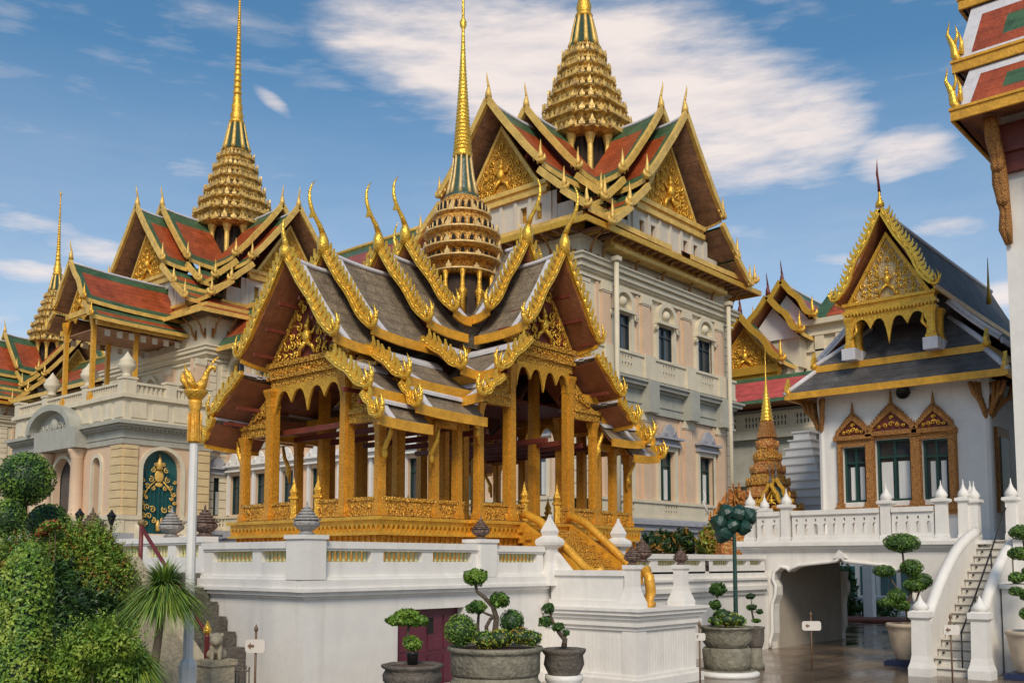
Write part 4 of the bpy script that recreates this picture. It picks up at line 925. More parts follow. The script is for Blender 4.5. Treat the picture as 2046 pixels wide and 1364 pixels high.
def central_tower():
    cx,cy=46,70.6; x0,y0=38.43,62.9; W=15.2; D=15.4
    t=thing('palace_tower','palace tower with steep gables and a needle-thin tall spire, above the left porch','palace tower',(cx,cy,0),'spired palace towers')
    m=MB(); m.box(x0+.5,x0+W-.5,y0+.5,y0+D-.5,0,21.5); m.build('core','cream',t)
    PR=frame((x0,y0),1,0,0,-1); PL=frame((x0,y0+D),0,-1,-1,0)
    Z=list(ZE); Z[10:]=[17.4,18.2,20.4]
    palace_face(t,PR,1.9,[.95],Z,upper=False); palace_face(t,alt(PL,D),D,[2.6,7.7,12.8],Z)
    m=MB()
    for (a,b) in ((.62,1.28),): pass
    m=MB(); m.box(x0+1.9,x0+W,y0,y0+.4,0,20.4); m.box(x0+W-.4,x0+W,y0,y0+D,0,20.4); m.build('rear_wall','cream',t)
    eave_brackets(t,PL,[D-.35,D-1.6,D-4.4,D-7,D-10],20.4); eave_brackets(t,PR,[.35,1.6],20.4)
    skirt_roof(t,x0,x0+W,y0,y0+D,20.5,21.5,1.5,.3,'red','golds','brick'); skirt_roof(t,x0+.7,x0+W-.7,y0+.7,y0+D-.7,21.15,22.1,1.35,.4,'red','golds','brick')
    cy=71.7
    roof_group(t,cx,cy,1.12,1.12,[(8.7,30.0),(6.6,30.6)],[(9.0,30.2),(6.8,30.9)],((-1,0),(0,-1),(1,0)),.4)
    k=1.22
    spire(t,(cx,cy),(2.6,26.4,30.55,12),[(3.30,30.45),(3.06,31.6),(2.68,32.7),(2.3,33.75),(1.98,34.8),(1.70,35.8),(1.42,36.8),(1.08,37.7)],
          [(1.08,37.7),(.95,38.1),(.78,39.0),(.64,39.8),(.58,40.1)],[(.62,40.1),(.52,40.6),(.36,42.2),(.27,45),(.18,48),(.08,52)],SPM,per=5)
    return t
central_tower()
def wing(y0,y1,cs,label,zr,base=True,roof=True):
    x=40.2; t=thing('palace_wing',label,'palace wing',(x,y0,0),'long wings between the palace towers'); P=frame((x,y1),0,-1,-1,0); L=y1-y0
    m=MB(); m.box(x+.5,x+11,y0,y1,0,18); m.build('core','cream',t)
    ops=[(L-(c-y0)-.68,L-(c-y0)+.68,5.9,8.7) for c in cs]; up=[(L-(c-y0)-.95,L-(c-y0)+.95,14.2,17.25,.95) for c in cs]
    m=MB(); wall_sheet(m,P,0,L,0,10.45,ops,.32); m.build('ground_storey','blush',t,fix=False)
    m=MB(); wall_sheet(m,P,0,L,10.45,18,up,.35); m.build('upper_storey','ochre',t,fix=False)
    m=MB(); m.fbox(P,0,L,10.45,11.7,-.1,.1); m.fbox(P,0,L,11.7,12.1,-.1,.5); m.build('frieze','grey',t)
    m=MB(); m.fbox(P,0,L,4.2,4.66,-.1,.5); m.fbox(P,0,L,0,4.2,-.1,.3); m.build('plinth','greyb',t)
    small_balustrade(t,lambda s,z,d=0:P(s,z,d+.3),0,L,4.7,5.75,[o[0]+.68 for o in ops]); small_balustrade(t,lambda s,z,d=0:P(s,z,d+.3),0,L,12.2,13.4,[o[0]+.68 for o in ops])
    for o,u in zip(ops,up):
        c=(o[0]+o[1])/2
        window(t,P,c,1.36,5.9,8.7,dep=.3,curt=[(.15,.55)])
        h=MB(); h.fbox(P,c-.95,c-.7,5.85,8.95,0,.14); h.fbox(P,c+.7,c+.95,5.85,8.95,0,.14); h.fbox(P,c-1.15,c+1.15,8.95,9.08,0,.35); h.fbox(P,c-1.25,c+1.25,9.3,9.42,0,.5); h.fbox(P,c-1.05,c+1.05,9.08,9.3,0,.2)
        h.prism([P(c+a,9.42+b,.08) for a,b in ((-.95,0),(-.9,.3),(-.5,.4),(-.3,.75),(0,.9),(.3,.75),(.5,.4),(.9,.3),(.95,0))],Vector(P(0,0,.2))-Vector(P(0,0,0)))
        for sg in (1,-1): scroll(h,lambda x_,z,d=0:P(x_,z,.26+d),(c+sg*.5,9.68),.18,sg,1,.06)
        h.build('window_hood','whiteb',t)
        g=MB(); pts=arch_outline(c,.93,14.22,16.3,.93); g.prism([P(a,b,-.34) for a,b in pts],Vector(P(0,0,-.03))-Vector(P(0,0,0))); w=g.build('arched_window','glass',t)
        g=MB()
        for a in (-.32,.32): g.fbox(P,c+a-.04,c+a+.04,14.25,17.0,-.34,-.28)
        g.fbox(P,c-.9,c+.9,16.05,16.15,-.34,-.27); g.fbox(P,c-.9,c+.9,15.0,15.07,-.34,-.27); g.build('glazing_bar','greyb',w)
        h=MB(); out=arch_outline(c,1.3,14.0,16.3,1.3); inn=arch_outline(c,.96,14.0,16.3,.96)
        for k in range(len(out)-1): h.prism([P(*out[k],0),P(*out[k+1],0),P(*inn[k+1],0),P(*inn[k],0)],Vector(P(0,0,.15))-Vector(P(0,0,0)))
        h.build('archivolt','cream',t)
    for o in ops:
        s=o[0]-.98
        if s>.4:
            for a,b in ((5.75,10.44),(13.4,17.6)): m=MB(); m.fbox(P,s-.28,s+.28,a,b,0,.2); m.build('pilaster','blush',t)
    # roof: two slopes with green border and pale ridge
    M=lambda s,a,z:(x+5.4+a,y0+s,z); m=MB(); f=MB()
    for sg in (1,-1):
        for (a0,z0,a1,z1) in ((0,zr,4.0,zr-3.6),(3.85,zr-3.85,6.6,18.05)):
            q=[M(0,sg*a0,z0),M(L,sg*a0,z0),M(L,sg*a1,z1),M(0,sg*a1,z1)]; n=10
            for i in range(n):
                for j in range(4):
                    u0,u1,v0,v1=i/n,(i+1)/n,j/4,(j+1)/4
                    pt=lambda u,v:M(L*u,sg*(a0+(a1-a0)*v),z0+(z1-z0)*v)
                    m.add([pt(u0,v0),pt(u1,v0),pt(u1,v1),pt(u0,v1)],[(0,1,2,3)],1 if j in (0,3) else 0)
            m.add([tuple(Vector(p)-Vector((0,0,.14))) for p in q],[(3,2,1,0)],2)
            f.box(*sorted((x+5.4+sg*a1,x+5.4+sg*(a1+.1))),y0,y1,z1-.3,z1+.04)
    m.build('roof',['red','green','brick'],t,fix=False); f.build('eave_board','golds',t)
    m=MB(); m.tube([M(0,0,zr+.08),M(L,0,zr+.08)],.16,6); m.build('ridge_cap','golds',t)
    return t
wing(39.7,62.8,[61.6-3.15*k for k in range(7)],'palace wing behind the gilded pavilion, with arched upper windows and a pale lower storey',25.4)
wing(78.3,98.4,[81.5+3.3*k for k in range(5)],'palace wing left of the porch with a red tiled roof and arched windows',22.6)
def porch():
    x0,y0,x1,y1=31.8,62.0,38.3,79.2
    t=thing('carriage_porch','cream stone carriage porch with an arched teal door and a balcony on top','porch',(x0,y0,0))
    PR=frame((x0,y0),1,0,0,-1); PF0=frame((x0,y1),0,-1,-1,0); L=y1-y0; W=x1-x0; PF=alt(PF0,L)
    m=MB(); m.box(x0+.6,x1,y0+.6,y1-.6,0,13.6); m.build('core','cream',t)
    m=MB(); wall_sheet(m,PR,0,W,0,10.35,[(1.42,4.22,4.4,10.1,1.4)],.45); 
    fo=[(L-(c-y0)-w/2,L-(c-y0)+w/2,5.6,zt,w/2) for c,w,zt in ((65.45,1.1,9.6),(70.6,3.2,9.9),(76.3,1.1,9.6))]
    wall_sheet(m,PF,0,L,0,10.35,fo,.5); m.build('wall','blush',t,fix=False)
    m=MB()
    for P,l in ((PR,W),(PF,L)):
        m.fbox(P,-.35,l+.02,0,4.4,-.1,.3) if P is PF else (m.fbox(P,-.3,1.3,0,4.4,-.1,.3),m.fbox(P,4.35,l,0,4.4,-.1,.3))
    m.build('plinth','greyb',t)
    m=MB()
    for P,segs in ((PR,((-.3,1.25),(4.4,W))),(PF,((0,L-9.7),(L-8.2,L-7.2),(L-4.2,L+.3)))):
        for a,b in segs: m=MB(); m.fbox(P,a,b,4.4,5.3,-.1,.25); m.fbox(P,a-.06,b+.06,5.3,5.6,-.1,.34); m.build('pedestal','cream',t)
    for P,a,b in ((PR,.02,1.0),(PR,W-1.25,W-.1),(PF,L-1.5,L-.02)): m=MB(); quoin(m,P,a,b,5.6,10.3,.55,.14); m.build('quoin','ochre',t)
    m=MB()
    for P,l in ((PR,W),(PF,L)):
        m.fbox(P,-.12 if P is PF else -.1,l+.1,10.35,11.3,-.1,.12); m.fbox(P,-.2,l+.2,10.75,10.83,-.1,.18)
        for (a,b,d) in ((11.3,11.45,.3),(11.45,11.62,.5),(11.62,11.85,.75)): m.fbox(P,-.1,l+d,a,b,-.1,d) if P is PF else m.fbox(P,-d,l,a,b,-.1,d)
    n=int(L/.3)
    for k in range(n): m.fbox(PF,.1+k*.3,.1+k*.3+.14,11.33,11.45,.3,.42)
    for k in range(int(W/.3)): m.fbox(PR,.1+k*.3,.1+k*.3+.14,11.33,11.45,.3,.42)
    m.fbox(PF,L-11.4,L-4.9,10.4,11.86,.1,1.0); m.build('frieze','grey',t)
    # attic and parapet
    m=MB()
    for P,l in ((PR,W),(PF,L)):
        m.fbox(P,0,l,11.85,13.7,-.5,.0)
        for k in range(int(l/1.55)): m.fbox(P,.45+k*1.55,.45+k*1.55+1.1,12.15,13.25,0,.07)
        m.fbox(P,-.25,l+.25,13.45,13.72,-.4,.25); m.fbox(P,-.1,l+.1,11.852,12.0,-.4,.1)
    m.build('attic','cream',t)
    m=MB()
    for P,l in ((PR,W),(PF,L)):
        m.fbox(P,0,l,13.72,13.85,-.35,.05); m.fbox(P,0,l,14.38,14.55,-.4,.1); m.fbox(P,0,l,13.85,14.38,-.2,-.1)
        for k in range(int(l/.34)): m.fbox(P,.1+k*.34,.1+k*.34+.15,13.85,14.38,-.12,.02)
        for s in ((.35,3.3,W-.4) if P is PR else (.4,5.2,L-5.6,L-.35)): m.fbox(P,s-.38,s+.38,13.73,14.7,-.45,.14); m.fbox(P,s-.45,s+.45,14.7,14.85,-.5,.2)
    m.build('parapet','cream',t)
    for (x,y) in ((x0+.25,y0+.3),(x0+.25,y0+5.7),(x0+.25,y0+11.6)):
        m=MB(); m.lathe((x,y,14.85),[(.4,0),(.28,.15),(.3,.3),(.55,.6),(.62,.85),(.5,1.0),(.56,1.1),(.3,1.35),(.12,1.6),(.02,1.75)],12); m.build('vase','cream',t)
    # arched pediment over the front
    c=L-9.5; m=MB(); o=arch_outline(c,3.6,11.86,11.86,1.95,20); i=arch_outline(c,3.05,11.86,11.86,1.5,20)
    for k in range(1,len(o)-2): m.prism([PF(*o[k],.0),PF(*o[k+1],.0),PF(*i[k+1],.0),PF(*i[k],.0)],Vector(PF(0,0,.95))-Vector(PF(0,0,0)))
    m.prism([PF(a,b,0) for a,b in i[1:-1]],Vector(PF(0,0,.25))-Vector(PF(0,0,0)))
    m.ell(PF(c,12.4,.35),(.25,.5,.5),0,10,8)
    for sg in (1,-1):
        for q in range(3): scroll(m,lambda x,z,d=0:PF(x,z,.3+d),(c+sg*(.85+.6*q),12.25-.05*q),.28,sg,q,.08)
    m.build('arched_pediment','grey',t)
    # front columns
    for y in (67.8,72.6):
        m=MB(); m.lathe((x0-.35,y,5.6),[(.62,0),(.62,.15),(.5,.3),(.46,.45),(.42,4.1),(.48,4.2),(.46,4.3),(.62,4.6),(.62,4.78)],16); m.build('column','blush',t)
        m=MB(); m.box(x0-1.1,x0+.3,y-.75,y+.75,4.0,5.3); m.box(x0-1.2,x0+.3,y-.85,y+.85,5.3,5.6); m.build('column_base','cream',t)
    # door and dark arches
    cxs=2.82; m=MB(); pts=arch_outline(cxs,1.38,4.42,8.7,1.38); m.prism([PR(a,b,-.45) for a,b in pts],Vector(PR(0,0,-.1))-Vector(PR(0,0,0))); d=m.build('arched_door','teal',t)
    m=MB()
    V=lambda x,z,dd=0:PR(x,z,-.32+dd)
    for k in range(9):
        x=cxs-1.2+k*.3; m.fbox(PR,x-.03,x+.03,4.5,8.6,-.36,-.33)
    m.fbox(PR,cxs-.05,cxs+.05,4.5,8.8,-.36,-.30); m.build('door_ribs','teal',d)
    m=MB(); m.ell(V(cxs,8.35),(.34,.05,.45),0,12,8); m.tube([V(cxs,8.8),V(cxs,9.3),V(cxs,9.85)],[.26,.16,.02],8); m.ell(V(cxs,7.75),(.3,.05,.16),0,8,6)
    for sg in (1,-1):
        for (a,b,r) in ((.5,8.75,.2),(.62,8.1,.22),(.85,7.6,.22),(1.1,7.15,.18),(.45,7.5,.16),(1.15,8.0,.14),(.95,6.85,.15),(.32,9.15,.14)): scroll(m,V,(cxs+sg*a,b),r,sg,a*3,.045)
        for (a,b,r) in ((.45,6.05,.24),(.85,6.2,.24),(.7,5.6,.24),(1.1,5.7,.2),(.35,5.3,.2),(.9,5.1,.2),(1.15,6.5,.15)): scroll(m,V,(cxs+sg*a,b),r,sg,a*5,.05)
        m.tube([V(cxs+sg*.3,8.0),V(cxs+sg*.8,7.5),V(cxs+sg*1.1,6.9)],[.05,.05,.03],5)
    m.tube([V(cxs,4.6),V(cxs,5.1),V(cxs,5.35)],[.14,.16,.05],6); m.build('gilt_crest','golds',d)
    m=MB(); 
    o=arch_outline(cxs,1.72,4.4,8.7,1.66); i=arch_outline(cxs,1.42,4.4,8.7,1.42)
    for k in range(len(o)-1): m.prism([PR(*o[k],0),PR(*o[k+1],0),PR(*i[k+1],0),PR(*i[k],0)],Vector(PR(0,0,.12))-Vector(PR(0,0,0)))
    m.build('archivolt','cream',t)
    for f in fo:
        c=(f[0]+f[1])/2; r=(f[1]-f[0])/2; m=MB(); pts=arch_outline(c,r,5.6,f[3]-r,r); m.prism([PF(a,b,-.55) for a,b in pts],Vector(PF(0,0,-.1))-Vector(PF(0,0,0))); m.build('arched_opening','glass',t)
        m=MB(); o=arch_outline(c,r+.28,5.6,f[3]-r,r+.28); i=arch_outline(c,r+.02,5.6,f[3]-r,r+.02)
        for k in range(len(o)-1): m.prism([PF(*o[k],0),PF(*o[k+1],0),PF(*i[k+1],0),PF(*i[k],0)],Vector(PF(0,0,.14))-Vector(PF(0,0,0)))
        m.build('archivolt','cream',t)
    # steps at the door with sloping cheeks
    m=MB()
    for k in range(8): m.box(x0+1.2,x0+4.4,y0-.35*(8-k)-.3,y0-.05,.5*k+.3,.5*k+.8)
    m.build('steps','whiteb',t)
    for xx in (x0+.8,x0+4.4): m=MB(); m.prism([(xx,y0-3.4,0),(xx,y0-3.4,2.6),(xx,y0-.3,5.0),(xx,y0-.3,0)],(.4,0,0)); m.build('step_cheek','cream',t)
    # golden balcony canopy
    M=armf(38.6,69.0,-1,0)
    gp=[(0,0,2.35,-2.95),(2.25,-3.2,3.5,-4.2)]
    roof_tier(t,M,.0,7.55,23.55,gp,'red','green','brick','golds',bb=(.3,.0,'golds',.55,'gold'),bw=.6,lift=.3,sag=.12,tk=.14,fas=.24,ridge=.1,th=.2,shape=HORN)
    chofa(t,M,7.6,24.2,1.3,.3,.18,'golds')
    pediment(t,M,6.75,1.75,20.5,22.9,.3,'goldd','gold','golds',.12,.12)
    V=lambda a,z,d=0:M(6.75+d,a,z); m=MB(); m.fbox(V,-2.1,2.1,20.1,20.5,-.2,.15); m.build('beam','golds',t)
    valance(t,V,-1.9,1.9,20.12,[1,.5,.5,1],1.0,'gold',.08)
    for sg in (1,-1):
        m=MB(); m.fbox(lambda u,z,d:M(u,d,z),0,6.9,19.05,19.4,sg*2.75-.12 if sg>0 else -2.87,sg*2.75+.12 if sg>0 else -2.63); m.build('beam','golds',t)
        for s in (6.75,3.6):
            m=MB(); x,y,_=M(s,sg*2.1,0); m.lathe((x,y,13.72),[(.34,0),(.34,.4),(.2,.6),(.2,5.2),(.34,5.9),(.34,6.2)],4,0,False,rot=PI/4); m.build('gilt_column','goldp',t)
    for sg in (1,-1):
        for k in range(7): m=MB(); m.fbox(lambda u,z,d:M(u,d,z),.4+.9*k,.4+.9*k+.4,18.4,18.85,sg*2.6-.03,sg*2.6+.03); m.build('fret_panel','stucco',t)
    m=MB(); m.fbox(lambda u,z,d:M(u,d,z),0,6.6,18.9,18.98,-2.5,2.5); m.build('ceiling','brick',t)
    return t
porch()
# ---------------------------------------------------------------- right: chapel, its terrace, passage and stairs
def chapel():
    xw=31.2; yc=10.98; hw=2.55; t=thing('white_chapel','white chapel with a golden pediment, slate roofs and three carved gold windows','chapel',(xw,yc,3.0))
    P=frame((xw,yc+hw),0,-1,-1,0); L=2*hw; D=8.5
    s=lambda y: yc+hw-y
    ops=[(s(12.87)+.04,s(12.13)+.06,4.42,6.22),(s(11.74)-.02,s(10.67)+.02,4.42,6.38),(s(10.29)-.02,s(9.52)+.0,4.42,6.28)]
    m=MB(); wall_sheet(m,P,0,L,3.05,8.1,ops,.26); m.build('wall','white',t,fix=False)
    m=MB(); m.box(xw+.45,xw+D,yc-hw,yc+hw,3.05,8.1); m.box(xw+.02,xw+.45,yc-hw,yc-hw+.1,3.05,8.1); m.box(xw+.02,xw+.45,yc+hw-.1,yc+hw,3.05,8.1)
    for yy in (yc-hw,yc+hw): m.lathe((xw+.1,yy,3.05),[(.2,0),(.2,.2),(.14,.3),(.13,4.2),(.18,4.5),(.18,5.0)],8,0,False)
    m.build('side_walls','white',t)
    for k,(o,mu) in enumerate(zip(ops,(1,1,1))):
        c=(o[0]+o[1])/2; w=o[1]-o[0]; q=w*.17
        window(t,P,c,w,o[2],o[3],dep=.22,mull=mu,bars=1,frame_w=.075,curt=[(-q*1.6,-q*.45),(q*.75,q*1.9)] if k!=1 else [(-w*.40,-w*.08),(w*.08,w*.40)])
    # carved gold surround
    m=MB(); a0=s(12.87)-.06; a1=s(9.26)+.0
    edges=[(a0-.06,ops[0][0]-.005),(ops[0][1]+.005,ops[1][0]-.005),(ops[1][1]+.005,ops[2][0]-.005),(ops[2][1]+.005,a1)]
    for a,b in edges: m.fbox(P,a,b,4.3,6.42,0,.10); m.fbox(P,a+.03,b-.03,4.4,6.3,.10,.14); m.fbox(P,a-.03,b+.03,6.42,6.56,0,.15); m.fbox(P,a-.04,b+.04,4.25,4.4,0,.16)
    m.fbox(P,a0-.14,a1+.06,4.08,4.25,0,.2); m.fbox(P,a0-.08,a1,3.95,4.08,0,.13)
    for o in ops: m.fbox(P,o[0]-.0,o[1]+.0,o[3]+.01,6.52,0,.09)
    m.build('window_surround','wood',t)
    for o,h,z in ((ops[0],.98,6.50),(ops[1],1.16,6.56),(ops[2],1.0,6.54)):
        c=(o[0]+o[1])/2; w=(o[1]-o[0])/2+.22; n=10
        prof=[(-w,0),(-w*.98,.13*h)]+[(-w*.98+w*.98*k/n, .13*h+(.62*h)*(math.sin(PI/2*k/n)**1.0)*(.55+.45*k/n)) for k in range(1,n)]+[(0,.80*h)]
        prof=prof+[(-a,b) for a,b in reversed(prof[:-1])]
        out=prof; inn=[(a*.74,.1*h+b*.62) for a,b in prof]
        m=MB(); V=lambda a,b,d=0:P(c+a,z+b,d)
        for k in range(len(out)-1): m.prism([V(*out[k],0),V(*out[k+1],0),V(*inn[k+1],0),V(*inn[k],0)],Vector(P(0,0,.16))-Vector(P(0,0,0)))
        for k in range(2,len(out)-2,1):
            a,b=out[k]; m.prism([V(a-.05,b-.02,.04),V(a+.05,b-.02,.04),V(a*1.04,b+.12,.04)],Vector(P(0,0,.08))-Vector(P(0,0,0)))
        m.fbox(P,c-w-.03,c+w+.03,z-.06,z+.08,0,.19); m.tube([V(0,.76*h,.08),V(0,.9*h,.08),V(0,1.12*h,.08),V(0,1.22*h,.08)],[.07,.05,.025,.005],6)
        p=m.build('window_pediment','wood',t)
        m=MB(); m.prism([V(a,b,0) for a,b in inn],Vector(P(0,0,.05))-Vector(P(0,0,0))); m.build('tympanum','maroon',p)
        m=MB()
        for (a,b,r) in ((0,.25,.09),(.16,.22,.08),(-.16,.22,.08),(.3,.2,.06),(-.3,.2,.06),(0,.42,.07)): scroll(m,lambda x,y,d=0:V(x,y,.06+d),(a*w/.6,b*h),r,1,a*9,.025)
        m.build('tympanum_carving','gold',p)
    # carved clustered brackets under the eaves
    for yy,sg in ((yc+hw+.05,1),(yc-hw-.05,-1)):
        for j,(dx,dy) in enumerate(((-.05,sg*.05),(-.35,-sg*.15),(.35,sg*.35),(-.2,sg*.25))):
            m=MB(); x=xw+.1; y=yy
            for q in range(3):
                ox,oy=dx*(.5+.3*q)+.05*q,dy*(.5+.3*q)
                m.tube([(x+ox*.3,y+oy*.3,6.55+.25*q+.1*j),(x+ox*.7,y+oy*.7,6.9+.2*q),(x+ox*1.6,y+oy*1.6,7.3+.1*q),(x+ox*2.0,y+oy*2.0,7.85)],[.02,.075,.06,.07],6)
                m.ell((x+ox*.8,y+oy*.8,7.0+.15*q),(.09,.09,.13),0,8,6)
            m.build('eave_bracket','wood',t)
    # hipped skirts
    x0,x1,y0,y1=xw,xw+D,yc-hw,yc+hw
    skirt_roof(t,x0,x1,y0,y1,8.02,8.80,.88,-.12,'slate','goldp','brick',.17,.08)
    skirt_roof(t,x0+.25,x1-.25,y0+.25,y1-.25,8.95,10.3,.42,1.05,'slate','goldp','brick',.17,.08)
    m=MB()                                              # white hips
    for (p,q) in (((x0-.88,y0-.88,8.04),(x0-.12,y0-.12,8.82)),((x0-.88,y1+.88,8.04),(x0-.12,y1+.12,8.82)),((x0-.17,y0-.17,8.97),(x0+1.3,y0+1.3,10.32)),((x0-.17,y1+.17,8.97),(x0+1.3,y1-1.3,10.32))): m.tube([p,q],.09,6)
    for (z,e) in ((8.84,.14),): 
        m.box(x0-e,x1+e,y0-e,y0-e+.14,z-.04,z+.06); m.box(x0-e,x0-e+.14,y0-e+.14,y1+e-.14,z-.04,z+.06); m.box(x0-e,x1+e,y1+e-.14,y1+e,z-.04,z+.06)
    m.build('roof_trim','silver',t)
    for (x,y,z) in ((x0-.8,y0-.8,8.1),(x0-.8,y1+.8,8.1),(x0-.15,y0-.15,9.0),(x0-.15,y1+.15,9.0)):
        m=MB()
        for a in range(3): m.prism([(x-.14+.09*a,y-.05,z),(x-.02+.09*a,y-.05,z),(x-.04+.09*a,y-.05,z+.32+.16*(a==1)),(x-.12+.09*a,y-.05,z+.18)],(0,.1,0))
        m.ell((x,y,z),(.13,.13,.12),0,8,6); m.build('corner_finial','gold',t)
    # main roof and front gable
    M=armf(xw-1.05+12,yc,-1,0); za=13.35; sfr=11.95
    pf=[(0,0,1.5,-2.6),(1.7,-3.0,2.75,-3.75)]
    roof_tier(t,M,0,sfr-.0,za,pf[:1],'slate','slate','soffit','goldp',bb=(.19,.17,'goldb',.30,'goldb'),lift=.1,sag=.16,tk=.1,fas=.14,ridge=.08,trim=None,th=.12)
    roof_tier(t,M,0,sfr-1.6,za,[(1.42,-2.72,2.9,-4.1)],'slate','slate','soffit','silver',lift=0,sag=.1,tk=.1,fas=.14,barge=False)
    for sg in (1,-1):
        bargeboard(t,M,sfr-1.6,sg,(1.42,za-2.72,2.9,za-4.1),.2,.05,0,'silver',0,'gold',.1,.1,0)
    chofa(t,M,sfr+.05,za+.30,.55,.05,.15,'goldb'); m=MB(); m.tube([M(sfr+.05,0,za+.7),M(sfr+.12,0,za+1.05),M(sfr+.2,0,za+1.25),M(sfr+.16,0,za+1.75)],[.05,.035,.04,.004],6); m.build('roof_spike','rail',t)
    sp=sfr-.42
    V=lambda a,z,d=0:M(sp+d,a,z)
    pediment(t,M,sp,1.30,10.78,12.9,.165,'mosaic','goldb','gold',.08,.1)
    m=MB()
    for (a,b,w,d) in ((10.68,10.78,1.46,.14),(10.52,10.68,1.40,.06),(10.42,10.52,1.46,.12),(10.30,10.42,1.38,.04)): m.fbox(V,-w,w,a,b,-.2,d)
    for k in range(26):
        a=-1.38+2.76*k/25; m.prism([V(a-.05,10.42,.12),V(a+.05,10.42,.12),V(a,10.31,.12)],Vector(M(.03,0,0))-Vector(M(0,0,0)))
    m.build('beam','gold',t)
    valance(t,V,-1.16,1.16,10.31,[.5,.45,1.0,.45,.5],1.0,'gold',.06)
    for sg in (1,-1):
        for u in (sp-.05,sp-.7):
            x,y,_=M(u,sg*1.27,0); redent_pillar(t,x,y,9.3,10.32,.26,'gold',True,'pediment_column')
            m=MB(); m.box(x-.22,x+.22,y-.22,y+.22,8.95,9.32); m.build('column_foot','silver',t)
        m=MB(); m.tube([V(sg*1.2,9.6,.06),V(sg*1.02,9.85,.06),V(sg*1.05,10.1,.06)],[.03,.06,.03],6); m.build('eave_bracket','gold',t)
    m=MB(); m.fbox(lambda u,z,d:M(u,d,z),.2,sp-2.0,8.9,10.6,-1.6,1.6); m.build('attic','slate',t)
    # rear higher roof ridge with spike, far back on the right slope
    m=MB(); m.tube([(xw+6,yc-1.2,11.7),(xw+6,yc-1.2,12.2),(xw+6.05,yc-1.2,13.4)],[.1,.05,.01],6); m.build('roof_spike','gold',t)
    # side window on the right flank
    Q=frame((xw+.8,yc-hw),1,0,0,-1); m=MB(); m.fbox(Q,0,1.3,4.0,6.6,0,.1); m.build('window_surround','wood',t); m=MB(); m.fbox(Q,.22,1.08,4.3,6.3,.1,.13); m.build('shutter','greenw',t)
    return t
chapel()
def loudspeaker():
    t=thing('loudspeaker','round black loudspeaker on the white wall above the middle chapel window','loudspeaker',(31.1,10.72,7.75)); m=MB()
    def rs(pr): return [[(31.16-x,10.72+r*math.cos(2*PI*i/20),7.78+r*math.sin(2*PI*i/20)) for i in range(20)] for r,x in pr]
    m.rings(rs([(.08,0),(.14,.06),(.2,.2),(.22,.3),(.2,.31),(.17,.26),(.05,.2)]),0,True); m.build('horn','black',t)
    m=MB(); m.box(31.05,31.19,10.66,10.78,7.95,8.02); m.build('bracket','black',t)
loudspeaker()
XP=26.6
def pierced_rail(root,P,s0,s1,z0,z1,gm='white'):
    """white pierced balustrade: a row of keyhole arches below a row of small triangles"""
    m=MB(); L=s1-s0; n=max(2,int(L/.27)); w=L/n; ops=[]
    for k in range(n):
        c=s0+(k+.5)*w; ops+=[(c-w*.22,c+w*.22,z0+.17,z0+.47,w*.3)]
        ops+=[(c-w*.10,c+w*.10,z0+.53,z0+.61)]
    wall_sheet(m,P,s0,s1,z0,z1-.13,ops,.14); wall_sheet(m,lambda s,z,d=0:P(s,z,-.14-d),s0,s1,z0,z1-.13,ops,0)
    m.fbox(P,s0,s1,z1-.13,z1,-.2,.06); m.fbox(P,s0,s1,z0,z0+.09,-.19,.05); m.build('balustrade',gm,root,fix=False)
def bud_post(root,x,y,z0,z1,w,gm='white',name='post'):
    m=MB(); h=z1-z0; a=w*.7071
    m.lathe((x,y,z0),[(a*1.15,0),(a*1.15,.12),(a,.18),(a*.95,h),(a*1.5,h+.05),(a*1.5,h+.12),(a*.7,h+.15)],4,0,False,rot=PI/4)
    m.lathe((x,y,z1+.13),[(w*.45,0),(w*.62,.08),(w*.5,.16),(w*.22,.26),(w*.08,.36),(.008,.48)],10); m.build(name,gm,root)
